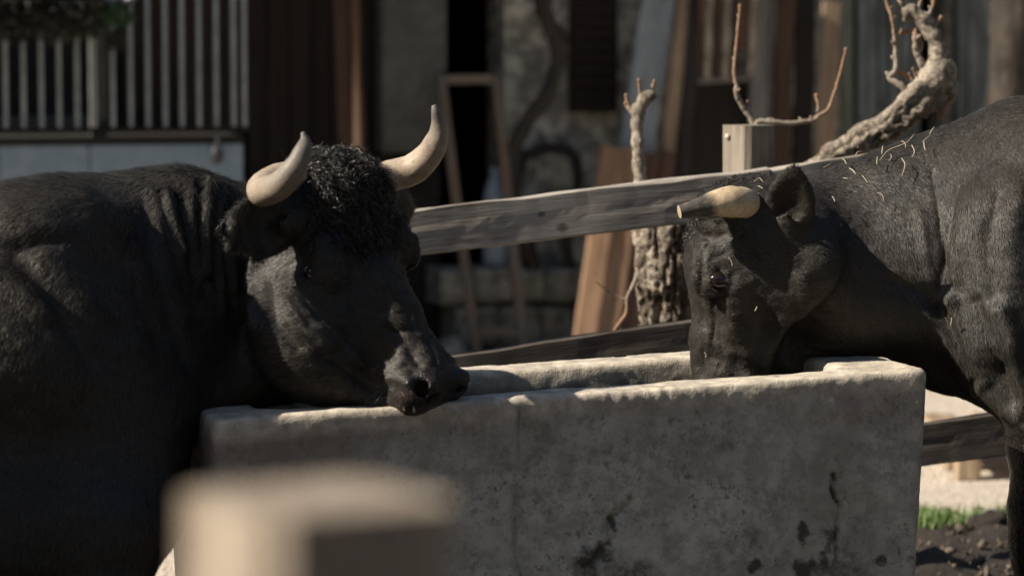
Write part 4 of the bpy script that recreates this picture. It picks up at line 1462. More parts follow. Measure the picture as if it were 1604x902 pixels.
    mt, nt, b = new_mat("twig_bark")
    k = NT(nt)
    al = k.attr("along")
    c = k.mix(k.ramp(al, [(.35, 0.), (.8, 1.)]), (0.30, 0.255, 0.205), (0.30, 0.175, 0.105))
    c = k.mix(k.ramp(k.noise(k.coord("Object"), 90.0, 4, .7), [(.45, .5), (.58, 0.)]), c, (0.10, 0.075, 0.055))
    k.l(c, b.inputs["Base Color"]); b.inputs["Roughness"].default_value = .8
    seeds = [0]
    def shoot(pts, r0, r1, buds=True, Y=T):
        seeds[0] += 1
        rng = random.Random(seeds[0])
        w = [P(x, y, Y + .01 * rng.uniform(-1, 1)) for x, y in pts]
        rr = np.linspace(r0, r1, len(w)) / F_PX * Y * .82
        parts = [tube(w, rr, 8, True, .22, seeds[0])]
        if buds:
            for i in range(1, len(w)):
                for _ in range(1):
                    t = rng.random(); c = w[i - 1] * (1 - t) + w[i] * t
                    d = np.array((rng.choice((-1, 1)) * .7, rng.uniform(-.5, .5), .7)) * rr[i] * 2.6
                    V, F, TT = tube([c, c + d * .6, c + d], [rr[i] * .8, rr[i] * .75, rr[i] * .2], 6)
                    parts.append((V, F, [i / len(w)] * len(V)))
            c = w[-1]; V, F, TT = tube([c - (0, 0, .002), c + (0, 0, .004), c + (0, 0, .009)], [rr[-1], rr[-1] * 1.7, rr[-1] * .5], 6); parts.append((V, F, [1.0] * len(V)))
        V, F, A = join_geo(parts)
        me = mesh_py("twig", V, F, True); point_attr(me, "along", A)
        link("twig", me, mt, root)
    Yb = T - .06
    shoot([(1190, 240), (1178, 190), (1163, 166), (1153, 146), (1154, 132), (1150, 112), (1154, 66), (1159, 12)], 6.5, 2.4)
    shoot([(1172, 178), (1170, 165), (1171, 158)], 3.6, 1.6, False)
    shoot([(1180, 225), (1186, 193), (1210, 192), (1240, 193), (1273, 188), (1284, 180), (1298, 170), (1312, 130), (1325, 80)], 6, 2.6)
    shoot([(1283, 180), (1282, 166), (1279, 152)], 3.6, 3.0)
    shoot([(1000, 418), (995, 440), (983, 466), (981, 490), (962, 518)], 4.6, 3.2, False, T - .03)
    shoot([(983, 470), (966, 464), (950, 455), (932, 440)], 2.2, 1.3, False, T - .03)
    shoot([(1430, 152), (1412, 135), (1394, 122), (1403, 110), (1403, 84), (1401, 50), (1397, 28), (1389, 4), (1385, -20)], 7, 3.0)
    shoot([(1442, 140), (1424, 122), (1405, 112)], 7, 4.5, False)
    shoot([(1401, 60), (1408, 54), (1412, 50)], 2.8, 1.6)
    shoot([(1454, 118), (1446, 104), (1436, 82), (1434, 62), (1430, 50), (1414, 52)], 8.5, 4.0)
    shoot([(1438, 84), (1444, 72), (1440, 56)], 4, 3)
    shoot([(1438, 22), (1441, 6), (1446, -8)], 4.5, 2.4)
    shoot([(1453, 28), (1460, 12), (1463, 2)], 4.2, 2.6)
    shoot([(1460, 42), (1468, 34), (1474, 30)], 5.0, 3.4)
    shoot([(1422, 14), (1412, 6), (1404, -6)], 4.5, 2.4)
    shoot([(996, 186), (988, 172), (981, 152)], 5, 2.6)
    shoot([(992, 176), (984, 170), (980, 164)], 4, 2.4)
    shoot([(1001, 168), (1003, 150), (1001, 128)], 4.6, 2.6)
    shoot([(1012, 150), (1020, 142), (1025, 130)], 5.0, 2.4)
    shoot([(1478, 112), (1488, 122), (1494, 138), (1488, 158), (1478, 172), (1472, 186)], 9, 6, False)
    shoot([(1452, 172), (1466, 170), (1476, 178)], 7, 5, False)
    for x, y in ((1432, 118), (1440, 124), (1447, 120), (1452, 108), (1426, 126), (1456, 100)):
        shoot([(x, y + 6), (x + 3, y), (x - 2, y - 7)], 3.2, 1.6)
    return root


build_tree()

# ---------------------------------------------------------------- near post, out of focus
def near_post():
    b = math.radians(31.0)
    c = P(492, 778, 1.58)
    s = .114
    d = np.array((math.sin(b), -math.cos(b), 0))
    root = empty("gate_post", (c[0], c[1], 0), "thick squared wooden post standing closest to the camera before the trough", "post")
    board("shaft", (c[0], c[1], -.2), (c[0], c[1], c[2]), s, s, wood_mat("sunlit_post_wood", (0.40, 0.34, 0.27), (0.24, 0.19, 0.145), .85, .8, .05), d, root, 18, 6, .004, .001)


near_post()

# ---------------------------------------------------------------- low pallet on the gravel beyond the fence
def pallet():
    root = empty("pallet", (1.55, 9.7, 0), "low wooden pallet lying on the pale gravel beyond the fence", "pallet")
    m = wood_mat("pallet_wood", (0.45, 0.35, 0.24), (0.27, 0.20, 0.13), .85, 1.0, .2)
    x0 = P(1496, 740, 9.42)[0]
    for i in range(3):
        for j in range(3):
            cx = x0 + .038 + i * .42; cy = 9.44 + j * .22
            board("block", (cx, cy, -.01), (cx, cy, .085), .078, .078, m, (0, -1, 0), root, 2, 1, .001, 0)
    for j in range(3):
        board("stringer", (x0 - .02, 9.44 + .22 * j, .0975), (x0 + .94, 9.44 + .22 * j, .0975), .09, .02, m, (0, 0, 1), root, 8, 2)
    for i in range(7):
        cx = x0 + .02 + i * .148
        board("deck_board", (cx, 9.38, .1195), (cx, 9.95, .1195), .10, .02, m, (0, 0, 1), root, 6, 2)


pallet()

# ---------------------------------------------------------------- old farmhouse behind the yard
H_A = math.radians(15.0)
HU = np.array((math.cos(H_A), math.sin(H_A), 0)); HN = np.array((math.sin(H_A), -math.cos(H_A), 0))
H_O = np.array((0, 13.4, 0))


def hp(px, py, off=0.0):
    """Point on the facade (or 'off' metres in front of it) seen at a pixel."""
    Y = 13.4
    for _ in range(8):
        p = P(px, py, Y)
        e = (p - H_O) @ HN - off
        Y += e
    return P(px, py, Y)


def hbox(name, u0, u1, z0, z1, d0, d1, mat, parent, kind=None):
    """Box in the house's own directions: u along the facade, d out of it."""
    V = []
    for u in (u0, u1):
        for d in (d0, d1):
            for z in (z0, z1):
                p = H_O + HU * u + HN * d
                V.append((p[0], p[1], z))
    F = [(2, 3, 1, 0), (5, 7, 6, 4), (1, 5, 4, 0), (6, 7, 3, 2), (4, 6, 2, 0), (3, 7, 5, 1)]
    return tag(link(name, mesh_py(name, V, F), mat, parent), kind=kind)


def hu(px, py=300, off=0.0): return float((hp(px, py, off) - H_O) @ HU)
def hz(py, px=800, off=0.0): return float(hp(px, py, off)[2])


def vplank(name, px0, px1, z0, z1, off, t, mat, parent):
    """Upright board on the facade between two pixel columns."""
    u0, u1 = hu(px0, 300, off), hu(px1, 300, off)
    c = H_O + HU * (u0 + u1) / 2 + HN * (off - t / 2)
    return board(name, (c[0], c[1], z0), (c[0], c[1], z1), abs(u1 - u0), t, mat, HN, parent, 10, 2, .003, .003)


def plaster_mat(name, a, b_, stain, sc=3.0):
    m, nt, b = new_mat(name)
    k = NT(nt); c0 = k.coord("Object")
    n1 = k.noise(c0, sc, 6, .62, .4); n2 = k.noise(c0, 14.0, 5, .65)
    col = k.mix(k.ramp(n1, [(.36, 0.), (.64, 1.)]), a, b_)
    col = k.mix(k.ramp(n2, [(.44, .85), (.58, 0.)]), col, stain)
    k.l(col, b.inputs["Base Color"]); b.inputs["Roughness"].default_value = .95
    k.bump(n2, .6, .02, b)
    return m


DARK_BOARD = wood_mat("tarred_boards", (0.030, 0.024, 0.020), (0.015, 0.012, 0.010), .8, .6, .4)
PLASTER = plaster_mat("old_plaster", (0.30, 0.31, 0.28), (0.64, 0.63, 0.55), (0.14, 0.145, 0.13), 3.8)
PILLAR = plaster_mat("grey_render", (0.105, 0.11, 0.10), (0.14, 0.145, 0.13), (0.085, 0.088, 0.08), 1.5)
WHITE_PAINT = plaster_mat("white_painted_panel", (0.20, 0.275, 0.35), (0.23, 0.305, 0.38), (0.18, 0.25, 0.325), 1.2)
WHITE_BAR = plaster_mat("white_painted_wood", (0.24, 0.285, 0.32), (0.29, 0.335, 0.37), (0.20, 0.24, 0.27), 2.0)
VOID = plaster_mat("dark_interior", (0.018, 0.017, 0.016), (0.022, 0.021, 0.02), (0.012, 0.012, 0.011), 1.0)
ROOF = plaster_mat("roof_slates", (0.06, 0.058, 0.055), (0.09, 0.085, 0.08), (0.04, 0.04, 0.04), 4.0)


def build_house():
    root = empty("farmhouse", H_O, "old shaded farmhouse with raised railed terrace, dark boarding, open doorway and peeling plaster", "house")
    ztop = 2.75
    # walls (solid masses behind the facade line)
    uL, uR = -5.2, 5.2
    d0 = hu(686); d1 = hu(790)
    hbox("wall", uL, hu(388), 0, ztop, -.30, -.02, VOID, root)
    hbox("wall", hu(388), d0 - .02, 0, ztop, -.30, -.002, VOID, root)
    hbox("wall", d1, hu(1004), -.02, ztop, -.30, 0, PLASTER, root)
    hbox("wall", hu(1004), hu(1438), -.02, ztop, -.30, -.03, PLASTER, root)
    hbox("wall", hu(1492), uR, -.02, ztop, -.30, -.03, PLASTER, root)
    hbox("lintel", d0 - .02, d1, 2.05, ztop, -.30, -.004, PLASTER, root)
    hbox("lintel", hu(1438), hu(1492), 2.15, ztop, -.30, -.034, PLASTER, root)
    # dark room behind the openings
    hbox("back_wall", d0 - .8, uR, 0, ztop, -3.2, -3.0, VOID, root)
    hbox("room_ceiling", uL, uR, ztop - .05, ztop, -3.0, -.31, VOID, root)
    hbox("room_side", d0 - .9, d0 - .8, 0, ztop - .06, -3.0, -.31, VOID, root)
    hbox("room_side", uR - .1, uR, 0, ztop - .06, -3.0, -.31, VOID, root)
    # roof, eave sized for sun on the boards; unseen terrace roof added for shade
    tu_r = hu(560)
    hbox("roof", tu_r + .02, uR + .3, ztop + .01, ztop + .16, -3.4, .26, ROOF, root)
    hbox("terrace_shade_roof", uL - .3, tu_r, ztop + .01, ztop + .15, -3.4, .60, ROOF, root)
    # dark upright boards
    xs = [389, 421, 455, 488, 521, 553, 586]
    for a, b in zip(xs[:-1], xs[1:]): vplank("wall_board", a, b - 1.2, 0, ztop - .02, .035, .03, DARK_BOARD, root)
    hbox("pillar", hu(587), d0, hz(236, 640), ztop - .01, 0, .16, PILLAR, root)
    hbox("plinth", hu(587), d0 - .01, -.02, hz(238, 640), 0, .08, VOID, root)
    # low ledge of rough blocks under doorway and plaster
    rng = random.Random(4)
    stone = plaster_mat("ledge_stone", (0.24, 0.25, 0.21), (0.38, 0.375, 0.32), (0.12, 0.13, 0.09), 4.0)
    for row, (ya, yb) in enumerate(((421, 478), (480, 545))):
        x = 660 + row * 22
        while x < 890:
            w = rng.uniform(46, 78)
            V, F = board_geo(hu(x + w - 3) - hu(x), abs(hz(ya, 800, .4) - hz(yb, 800, .4)) - .008, .30, 900 + int(x), 5, 3, .012, .006)
            me = mesh_py("ledge_block", V, F); me.materials.append(stone)
            o = bpy.data.objects.new("ledge_block", me); COL.objects.link(o)
            c = H_O + HU * (hu(x) + hu(x + w)) / 2 + HN * (.20 + rng.uniform(-.02, .02)); zc = (hz(ya, 800, .4) + hz(yb, 800, .4)) / 2
            o.parent = root; o.matrix_parent_inverse = world_mat(root).inverted()
            yv = np.cross(HN, HU)
            o.matrix_basis = Matrix(((HU[0], yv[0], HN[0], c[0]), (HU[1], yv[1], HN[1], c[1]), (HU[2], yv[2], HN[2], zc), (0, 0, 0, 1)))
            x += w
    # shutter with slats
    sh = hbox("shutter", hu(890), hu(962), hz(176, 925), 2.1, .0, .045, wood_mat("shutter_wood", (0.030, 0.022, 0.018), (0.018, 0.013, 0.011), .7, 1, .1), root)
    zz = hz(170, 925)
    slat = wood_mat("slat_wood", (0.042, 0.030, 0.024), (0.022, 0.016, 0.013), .7, 1, .2)
    while zz < 1.9:
        a = H_O + HU * hu(896) + HN * .055; b = H_O + HU * hu(956) + HN * .055
        board("slat", (a[0], a[1], zz + .02), (b[0], b[1], zz + .02), .040, .012, slat, (HN[0] * .8, HN[1] * .8, .5), sh, 3, 1, .001, .001)
        zz += .052
    # greyed doors at the far end
    door = wood_mat("grey_green_door", (0.15, 0.18, 0.18), (0.075, 0.092, 0.092), .75, .7, .25, (0.22, 0.26, 0.28))
    for a, b in ((1338, 1386), (1388, 1437), (1493, 1545)):
        d = hbox("door", hu(a), hu(b), 0.02, 2.1, -.025, .0, VOID, root)
        n = 3
        for i in range(n):
            vplank_ = board("door_board", *(lambda u: ((H_O + HU * u + HN * .014) + (0, 0, .03), (H_O + HU * u + HN * .014) + (0, 0, 2.09)))(hu(a) + (hu(b) - hu(a)) * (i + .5) / n), (hu(b) - hu(a)) / n - .006, .024, door, HN, d, 8, 2, .002, .002)
    # raised terrace, white panels and railing
    OF = 1.0
    def tu(px): return hu(px, 240, OF)
    zf = hz(214, 200, OF)
    hbox("terrace_slab", tu(-260), tu(381), zf - .03, zf, .0, OF + .007, VOID, root)
    hbox("terrace_end", tu(379.5), tu(381.5), 0, zf - .032, .0, OF - .03, DARK_BOARD, root)
    for a, b in ((-260, -2), (0, 139), (141, 380)):
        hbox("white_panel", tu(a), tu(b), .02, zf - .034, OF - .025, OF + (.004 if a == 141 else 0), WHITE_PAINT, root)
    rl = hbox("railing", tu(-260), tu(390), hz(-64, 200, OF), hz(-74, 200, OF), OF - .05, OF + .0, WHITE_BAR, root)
    hbox("bottom_bar", tu(-260), tu(390), zf + .012, zf + .034, OF - .04, OF - .01, DARK_BOARD, rl)
    for px in (-100, -72, -45, -18, 11, 39, 67, 95, 123, 150, 179, 207, 234, 261, 287, 314, 341, 368, 385):
        u = tu(px); w = .0078
        hbox("baluster", u - w, u + w, zf + .036, hz(-64, 200, OF), OF - .038, OF - .012, WHITE_BAR, rl)
    hbox("railing_post", tu(147), tu(172), zf + .002, hz(-64, 200, OF) - .002, OF - .12, OF - .06, PILLAR, root)
    # brown boards of the terrace's back wall
    back = wood_mat("terrace_back_boards", (0.050, 0.036, 0.026), (0.026, 0.019, 0.015), .8, .6, .6)
    xs = list(range(196, 396, 28))
    for a, b in zip(xs[:-1], xs[1:]): vplank("back_board", a, b - 1.5, zf + .01, ztop - .02, .03, .03, back, root)
    hbox("sill", hu(-20), hu(142), hz(182, 60), hz(200, 60), 0, .12, PILLAR, root)
    return root


build_house()

WOODS = {
    'blue': wood_mat("pale_blue_paint", (0.30, 0.35, 0.38), (0.17, 0.20, 0.22), .8, .6, .1, (0.36, 0.40, 0.42)),
    'grey': wood_mat("silver_board", (0.33, 0.315, 0.285), (0.16, 0.15, 0.135), .85, .6, .2),
    'tan': wood_mat("tan_board", (0.42, 0.32, 0.225), (0.22, 0.16, 0.11), .85, .6, .15),
    'red': wood_mat("red_brown_board", (0.125, 0.074, 0.053), (0.065, 0.040, 0.031), .8, .6, .15),
    'dark': wood_mat("dark_board", (0.055, 0.048, 0.042), (0.03, 0.026, 0.023), .85, .6, .2),
    'orange': wood_mat("bright_brown_slab", (0.42, 0.265, 0.165), (0.25, 0.155, 0.095), .85, .6, .15),
    'green': wood_mat("pale_green_board", (0.20, 0.225, 0.19), (0.12, 0.135, 0.115), .85, .6, .1),
    'brown': wood_mat("brown_slab", (0.17, 0.10, 0.065), (0.09, 0.055, 0.038), .85, .6, .2),
}


def lean(top, bot, wpx, o_top, o_bot, mat, label, t=.03, turn=0.0, group="boards leaning on the farmhouse wall", name="leaning_board"):
    a = hp(top[0], top[1], o_top); b = hp(bot[0], bot[1], o_bot)
    if b[2] > .0: b = a + (b - a) * ((a[2] - .004) / (a[2] - b[2]))
    c, s = math.cos(turn), math.sin(turn)
    f = (HN[0] * c - HN[1] * s, HN[0] * s + HN[1] * c, .1)
    o = board(name, b, a, wpx / F_PX * 13.2, t, WOODS[mat], f, None, 12, 2, .005, .006)
    return tag(o, label, "board", group)


lean((1042, -60), (960, 470), 54, .12, .50, 'blue', "wide pale blue board leaning among the timber")
lean((1078, -60), (1012, 520), 22, .14, .46, 'tan', "narrow tan board leaning next to the pale blue one")
lean((1096, -60), (1052, 520), 24, .16, .42, 'dark', "dark narrow board leaning behind the lopped branch")
lean((1150, 118), (1110, 540), 120, .10, .30, 'dark', "broad dark board lying low behind the fence post")
lean((1198, -60), (1180, 540), 34, .14, .44, 'grey', "silver grey board leaning behind the fence post's twig")
lean((1236, -60), (1204, 540), 30, .18, .50, 'red', "red brown board leaning between two grey boards")
lean((1264, -60), (1250, 540), 32, .12, .40, 'dark', "dark weathered board leaning beside the red brown board")
lean((1302, 4), (1282, 540), 30, .30, .62, 'tan', "short tan board with rounded top near the doors")
lean((1326, -60), (1322, 540), 20, .14, .30, 'green', "slim pale green board beside the grey green doors")
lean((1072, -60), (1040, 520), 18, .08, .30, 'grey', "thin silver grey board half hidden by timber")
# sawn slabs standing in the sun
lean((960, 232), (912, 560), 34, .46, .86, 'orange', "sunlit orange brown slab, outermost of the short slabs", .035, -.12, "short brown slabs leaning by the tree")
lean((990, 236), (944, 560), 34, .45, .84, 'orange', "sunlit orange brown slab, second of the short slabs", .035, -.10, "short brown slabs leaning by the tree")
lean((1018, 240), (974, 560), 30, .43, .82, 'brown', "darker brown slab, third of the short slabs", .035, -.08, "short brown slabs leaning by the tree")
lean((1046, 238), (1004, 560), 26, .40, .76, 'brown', "darker brown slab half hidden by the bark covered trunk", .035, 0, "short brown slabs leaning by the tree")
lean((532, -80), (552, 560), 22, .50, .66, 'red', "red brown board leaning on the dark boarding", .03, -.6, "boards leaning on the dark boarding")
lean((552, -80), (572, 560), 13, .56, .70, 'brown', "thin orange brown board leaning on the dark boarding", .03, -.8, "boards leaning on the dark boarding")


def old_sash():
    """Discarded window sash standing on the timber: red brown frame, pale glazing bars."""
    root = empty("window_sash", hp(1135, 128, .20), "old red brown window sash with pale bars among leaning boards", "window")
    n = [0]
    def bar(a, b, w, m, d=0.0, t=.03):
        n[0] += 1
        return board("bar", hp(*a, .22 + d), hp(*b, .22 + d), w / F_PX * 13.2, t, m, HN, root, 4, 1, .002, .001)
    pale = plaster_mat("flaking_cream_paint", (0.36, 0.33, 0.27), (0.44, 0.40, 0.33), (0.2, 0.16, 0.12), 6.0)
    for x0, x1, w, m in ((1100, 1094, 10, WOODS['red']), (1113, 1107, 11, pale), (1127, 1122, 11, WOODS['red']), (1141, 1136, 10, pale)):
        bar((x0, -70), (x1, 124), w, m, .006 * (m is pale))
    bar((1165, -70), (1162, 78), 22, WOODS['red'])
    bar((1180, -70), (1176, 124), 10, pale, .004)
    bar((1092, 128), (1180, 122), 9, WOODS['grey'], .004)


old_sash()


def old_frame():
    root = empty("old_window_frame", hp(775, 540, .75), "tall narrow wooden frame leaning before the dark doorway", "frame")
    fw = wood_mat("frame_wood", (0.22, 0.20, 0.17), (0.12, 0.105, 0.085), .85, .8, .15, (0.17, 0.115, 0.08))
    w = 15 / F_PX * 12.7
    a0, a1 = hp(690, 120, .18), hp(746, 556, .62); b0, b1 = hp(776, 120, .18), hp(822, 556, .62)
    board("stile", a1, a0, w, .03, fw, HN, root, 10, 2)
    board("stile", b1, b0, w, .03, fw, HN, root, 10, 2)
    board("top_bar", hp(699, 126, .18), hp(769, 125, .18), w, .026, fw, HN, root, 4, 2)
    board("foot_bar", hp(752, 520, .60), hp(814, 520, .60), w, .026, fw, HN, root, 4, 2)


old_frame()


def canister():
    c = hp(776, 420, .22)
    root = empty("canister", c, "pale blue plastic canister standing on the ledge behind the frame", "canister")
    prof = [(0.0, .0), (.040, .0), (.052, .01), (.054, .06), (.053, .26), (.050, .31), (.038, .36), (.022, .39), (.020, .41), (.0, .41)]
    V, F = [], []
    n = 18
    for r, z in prof:
        for j in range(n):
            a = 6.2832 * j / n
            V.append((c[0] + r * math.cos(a), c[1] + r * .8 * math.sin(a), c[2] + .002 + z))
    for i in range(len(prof) - 1):
        for j in range(n):
            F.append((i * n + j, i * n + (j + 1) % n, (i + 1) * n + (j + 1) % n, (i + 1) * n + j))
    m, nt, b = new_mat("pale_blue_plastic"); b.inputs["Base Color"].default_value = (.26, .33, .42, 1); b.inputs["Roughness"].default_value = .45
    link("shell", mesh_py("shell", V, F, True), m, root)
    V, F, T = tube([c + (0, 0, .412), c + (0, 0, .432)], [.024, .022], 14)
    link("cap", mesh_py("cap", V, F, True), m, root)


canister()


def curves():
    """Dark curved tubes in front of the plaster."""
    m, nt, b = new_mat("dark_curve_brown"); k = NT(nt)
    k.l(k.mix(k.noise(k.coord("Object"), 30.0, 4, .7), (0.02, 0.017, 0.014), (0.05, 0.042, 0.035)), b.inputs["Base Color"]); b.inputs["Roughness"].default_value = .9
    root = empty("dark_wall_curves", hp(838, 545, .05), "thick dark vine looping over the peeling plaster wall", "curves")
    def st(pts, r0, r1, off=.07):
        w = [hp(x, y, off) for x, y in pts]
        V, F, T = tube(w, np.linspace(r0, r1, len(w)) / F_PX * 13.3, 10, True, .3, len(pts))
        link("stem", mesh_py("stem", V, F, True), m, root)
    st([(842, 560), (836, 430), (806, 320), (800, 250), (826, 190), (862, 140), (872, 80), (856, 20), (850, -60)], 15, 10, .30)
    st([(804, 300), (820, 250), (860, 232), (898, 244), (905, 290), (880, 315), (840, 320)], 10, 6, .10)
    st([(862, 150), (880, 60), (846, 20), (830, -50)], 10, 6, .08)
    st([(880, 300), (888, 380), (892, 470), (890, 560)], 9, 12, .30)


curves()


def shade_tree():
    m, nt, b = new_mat("rough_dark_bark"); k = NT(nt)
    c0 = k.coord("Object", (1, 1, .3))
    n = k.noise(c0, 24.0, 5, .7)
    k.l(k.mix(k.ramp(n, [(.38, 0.), (.62, 1.)]), (0.028, 0.022, 0.018), (0.085, 0.07, 0.058)), b.inputs["Base Color"]); b.inputs["Roughness"].default_value = .95
    k.bump(n, 1.0, .04, b)
    c = hp(1572, 560, .5)
    root = empty("dark_tree", (c[0], c[1], 0), "dark rough barked tree trunk beside the farmhouse doors", "tree")
    V, F, T = tube([(c[0] + .01, c[1], -.1), (c[0], c[1], .6), (c[0] + .015, c[1], 1.4), (c[0] + .06, c[1], 2.3), (c[0] + .2, c[1] + .1, 3.2)], [.13, .098, .092, .085, .06], 26, True, .18, 9)
    link("trunk", mesh_py("trunk", V, F, True), m, root)
    rng = random.Random(12)
    for i in range(7):
        a = rng.random() * 6.28
        p = np.array((c[0] + .05 + .02 * i, c[1], 2.1 + .16 * i)); d = np.array((math.cos(a), math.sin(a) * .5 - .3, .8))
        V, F, T = tube([p, p + d * .4, p + d * .9 + np.array((0, 0, .15)), p + d * 1.3 + np.array((.1, 0, .4))], [.035, .026, .016, .006], 8, True, .1, i)
        link("limb", mesh_py("limb", V, F, True), m, root)


shade_tree()


def terrace_plants():
    rng = np.random.default_rng(77)
    leaf_d, nt, b = new_mat("dark_foliage"); k = NT(nt)
    k.l(k.mix(k.noise(k.coord("Object"), 30.0, 3, .6), (0.008, 0.010, 0.006), (0.022, 0.024, 0.014)), b.inputs["Base Color"]); b.inputs["Roughness"].default_value = .7
    leaf_g, nt, b = new_mat("green_foliage"); k = NT(nt)
    k.l(k.mix(k.noise(k.coord("Object"), 40.0, 3, .6), (0.018, 0.05, 0.022), (0.05, 0.11, 0.05)), b.inputs["Base Color"]); b.inputs["Roughness"].default_value = .6
    petal, nt, b = new_mat("pale_violet_petals"); b.inputs["Base Color"].default_value = (.24, .27, .38, 1)
    clay, nt, b = new_mat("dark_planter"); b.inputs["Base Color"].default_value = (.02, .018, .017, 1); b.inputs["Roughness"].default_value = .8
    def leaves(center, radii, n, size, name, mat, parent):
        V, F = [], []
        for _ in range(n):
            d = rng.normal(size=3); d /= np.linalg.norm(d)
            p = center + d * np.array(radii) * rng.random() ** .45
            a = rng.normal(size=3); a /= np.linalg.norm(a); c = np.cross(a, rng.normal(size=3)); c /= np.linalg.norm(c)
            s = size * rng.uniform(.6, 1.3); o = len(V)
            V += [p - a * s, p + c * s * .42, p + a * s, p - c * s * .42]; F.append((o, o + 1, o + 2, o + 3))
        return tag(link(name, mesh_py(name, V, F, True), mat, parent), kind="stuff")
    a, bb = hp(-90, 2, 1.13), hp(140, 2, 1.13)
    root = empty("planter_box", (a + bb) / 2, "dark planter box with hanging foliage on the terrace railing", "planter")
    board("trough_box", a, bb, .16, .16, clay, HN, root, 6, 2, .002, .001)
    for t in np.linspace(.04, .96, 9):
        leaves(a * (1 - t) + bb * t + np.array((0, -.06, -.05 + .02 * rng.random())), (.09, .09, .115), 420, .021, "foliage", leaf_d, root)
    c = hp(181, 22, 1.10)
    root = empty("flower_pot", c, "pot of trailing green leaves and pale violet flowers hung on railing", "flower pot")
    V, F, T = tube([c + (0, 0, -.02), c + (0, 0, .10)], [.05, .068], 16)
    link("pot", mesh_py("pot", V, F, True), clay, root)
    leaves(c + np.array((0, -.05, -.01)), (.075, .07, .06), 420, .017, "foliage", leaf_g, root)
    leaves(c + np.array((.01, -.05, -.10)), (.04, .05, .05), 160, .015, "foliage", leaf_d, root)
    leaves(c + np.array((-.03, -.07, .065)), (.05, .05, .03), 120, .014, "blossom", petal, root)
    leaves(c + np.array((.06, -.05, .07)), (.03, .05, .03), 70, .014, "blossom", petal, root)


terrace_plants()


def hanging_tool():
    c = hp(340, 240, 1.035)
    m, nt, b = new_mat("dark_metal"); b.inputs["Base Color"].default_value = (.02, .022, .027, 1); b.inputs["Roughness"].default_value = .5
    root = empty("hanging_ladle", c, "dark round ended utensil hanging on the white terrace panel", "utensil")
    V, F, T = tube([hp(342, 216, 1.03), hp(341, 236, 1.035)], [.010, .009], 8)
    link("handle", mesh_py("handle", V, F, True), m, root)
    V, F = [], []
    for i in range(9):
        th = math.pi * i / 8
        for j in range(14):
            a = 6.2832 * j / 14
            V.append((c[0] + .026 * math.sin(th) * math.cos(a), c[1] - .010 * math.cos(th), c[2] - .01 + .036 * math.sin(th) * math.sin(a)))
    for i in range(8):
        for j in range(14): F.append((i * 14 + j, i * 14 + (j + 1) % 14, (i + 1) * 14 + (j + 1) % 14, (i + 1) * 14 + j))
    link("bowl", mesh_py("bowl", V, F, True), m, root)


hanging_tool()


def rubble():
    m = plaster_mat("rubble_stone", (0.20, 0.19, 0.165), (0.32, 0.30, 0.26), (0.10, 0.09, 0.08), 6.0)
    red = plaster_mat("red_stone", (0.20, 0.10, 0.075), (0.27, 0.15, 0.11), (0.12, 0.07, 0.05), 6.0)
    S = Sculpt(np.arange(-.12, .12, .008), np.arange(-.12, .12, .008), np.arange(-.1, .1, .008))
    S.egg((0, 0, 0), np.eye(3), (.085, .07, .05), .02); S.egg((.03, .01, .02), np.eye(3), (.05, .05, .045), .03)
    v, f = S.mesh(); n = vert_normals(v, f); v = v + n * (.012 * fbm(v, 14.0, 501))[:, None]
    me = mesh_np("stone", v, f); me.materials.append(m)
    me2 = me.copy(); me2.materials.clear(); me2.materials.append(red)
    spots = ((695, 540, .62, 1.0, 0, "pale rounded stone lying at the frame's outer foot"), (783, 500, .60, .55, 1, "small reddish stone inside the leaning frame"), (722, 522, .66, .7, 0, "grey stone beside the leaning frame's foot"),
             (858, 520, .62, .8, 0, "flat grey stone below the dark loops"), (846, 548, .8, .7, 0, "grey stone on the ground next to the orange slabs"))
    for i, (x, y, off, s, r, lb) in enumerate(spots):
        o = bpy.data.objects.new("stone", me2 if r else me); COL.objects.link(o)
        p = hp(x, 540, off)
        o.location = (p[0], p[1], .038 * s); o.scale = (s, s, s); o.rotation_euler = (0, 0, i * 1.3)
        tag(o, lb, "stone", "rubble stones by the farmhouse wall")


rubble()

# ---------------------------------------------------------------- straw on the cow, drips under the bull
def near_surface(px, py):
    """Nearest point of the cow's coat to the camera at a pixel."""
    x, y = COW_PX
    ok = np.nonzero((np.abs(x - px) < 7) & (np.abs(y - py) < 7) & (COW_N[:, 1] < .3))[0]
    if not len(ok): return None, None
    i = ok[np.argmin(COW_V[ok][:, 1])]
    return COW_V[i], COW_N[i]


COW_PX = to_px(COW_V)


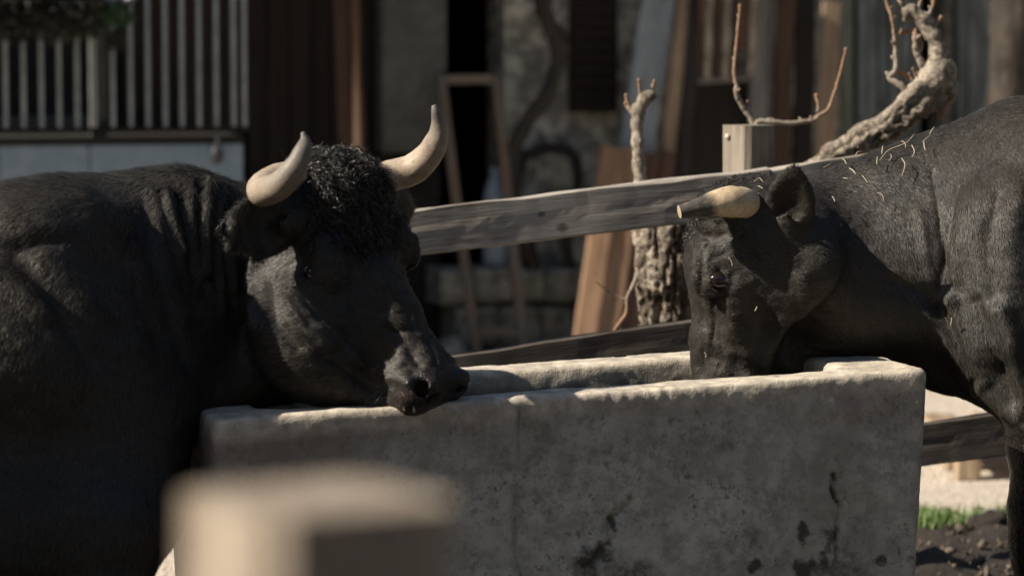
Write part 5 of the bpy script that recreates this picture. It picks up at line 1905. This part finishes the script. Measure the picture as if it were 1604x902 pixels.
def straw():
    m, nt, b = new_mat("pale_straw"); k = NT(nt)
    k.l(k.mix(k.rand(), (0.34, 0.29, 0.20), (0.50, 0.44, 0.33)), b.inputs["Base Color"]); b.inputs["Roughness"].default_value = .6
    rng = random.Random(3)
    items = [([(1378, 255), (1392, 240), (1420, 228), (1432, 215)], "long straw stem lying along the cow's crest, longest of the bits"),
             ([(1340, 250), (1352, 243)], "short straw bit on the crest just above the top rail's end"), ([(1412, 252), (1417, 262), (1412, 280)], "thick curved straw bit standing alone in the middle of the cow's neck"),
             ([(1330, 268), (1340, 277)], "slanting straw bit on the cow's neck behind its ear, upper of two"), ([(1374, 250), (1373, 262)], "short upright straw bit below the crest's long stem"),
             ([(1320, 254), (1326, 262)], "slanting straw bit on the crest nearest the cow's ear"), ([(1350, 279), (1358, 290)], "forked looking straw bit on the neck above the ear's shadow"),
             ([(1300, 312), (1304, 320)], "tiny straw bit just above the ear's shadow tip"), ([(1374, 305), (1383, 318)], "lowest slanting straw bit on the cow's neck"),
             ([(1428, 232), (1432, 242), (1428, 250)], "small bent straw bit below the long stem's upper end"),
             ([(1456, 215), (1464, 204), (1468, 190)], "upright straw stem sticking up from the crest beneath the tree limb"), ([(1444, 228), (1450, 222), (1458, 216)], "hooked straw bit below the upright stem"),
             ([(1412, 226), (1418, 236)], "short straw bit crossing the long stem on the crest"), ([(1383, 234), (1381, 246)], "upright straw bit on the crest, lower of the pair by the rail"),
             ([(1290, 268), (1302, 262)], "flat straw bit on the hair right behind the cow's ear"), ([(1395, 246), (1391, 256)], "leaning straw bit under the middle of the long stem"),
             ([(1320, 283), (1328, 284)], "level straw bit on the cow's neck behind its ear"), ([(1447, 226), (1449, 240)], "thin drooping straw bit below the hooked one"),
             ([(1141, 404), (1147, 418)], "pale straw bit stuck above the cow's eye"), ([(1184, 479), (1180, 486)], "short straw bit stuck on the cow's cheek"), ([(1104, 552), (1106, 560)], "tiny straw bit stuck on the cow's nose"),
             ([(1492, 498), (1490, 510)], "pale straw bit stuck on the cow's dewlap"), ([(1180, 290), (1188, 284), (1194, 290)], "curled straw bit tangled in the hair behind the cow's horn"), ([(1186, 296), (1194, 300)], "straight straw bit tangled under the curled one behind the horn")]
    for pts, lb in items:
        w = []
        for x, y in pts:
            p, n = near_surface(x, y)
            if p is None: continue
            q = P(x, y, p[1]) + np.array((0, -.010, .002)) + np.array(n) * .006
            w.append(q)
        if len(w) < 2: continue
        if len(w) == 2:
            d = w[1] - w[0]; s = np.cross(d, (0, 1, 0)) * rng.choice((0, .04, -.06, .1, .25))
            w = [w[0], w[0] + d * .35 + s, w[0] + d * .7 + s * .8, w[1]]
        r = rng.uniform(.0007, .0012)
        V, F, T = tube(w, [r * .8] + [r] * (len(w) - 2) + [r * .6], 6)
        o = link("straw", mesh_py("straw", V, F, True), m)
        tag(o, lb, "straw", "straw bits on the cow's coat")


straw()


def drips():
    m, nt, b = new_mat("clear_water")
    b.inputs["Base Color"].default_value = (1, 1, 1, 1); b.inputs["Roughness"].default_value = .02
    b.inputs["Transmission Weight"].default_value = 1.0; b.inputs["IOR"].default_value = 1.33
    for x, y, L, lb in ((632, 640, 6, "water drop falling below the bull's lip, nearer the chin"), (648, 641, 5, "water drop falling below the bull's nostril")):
        p = P(x, y, 5.60)
        V, F, T = tube([p + (0, 0, .006), p + (0, 0, .002), p - (0, 0, .003), p - (0, 0, .006)], [.0006, .0016, .0022, .0007], 8)
        tag(link("water_drop", mesh_py("water_drop", V, F, True), m), lb, "water drop", "water drops under the bull's mouth")


drips()
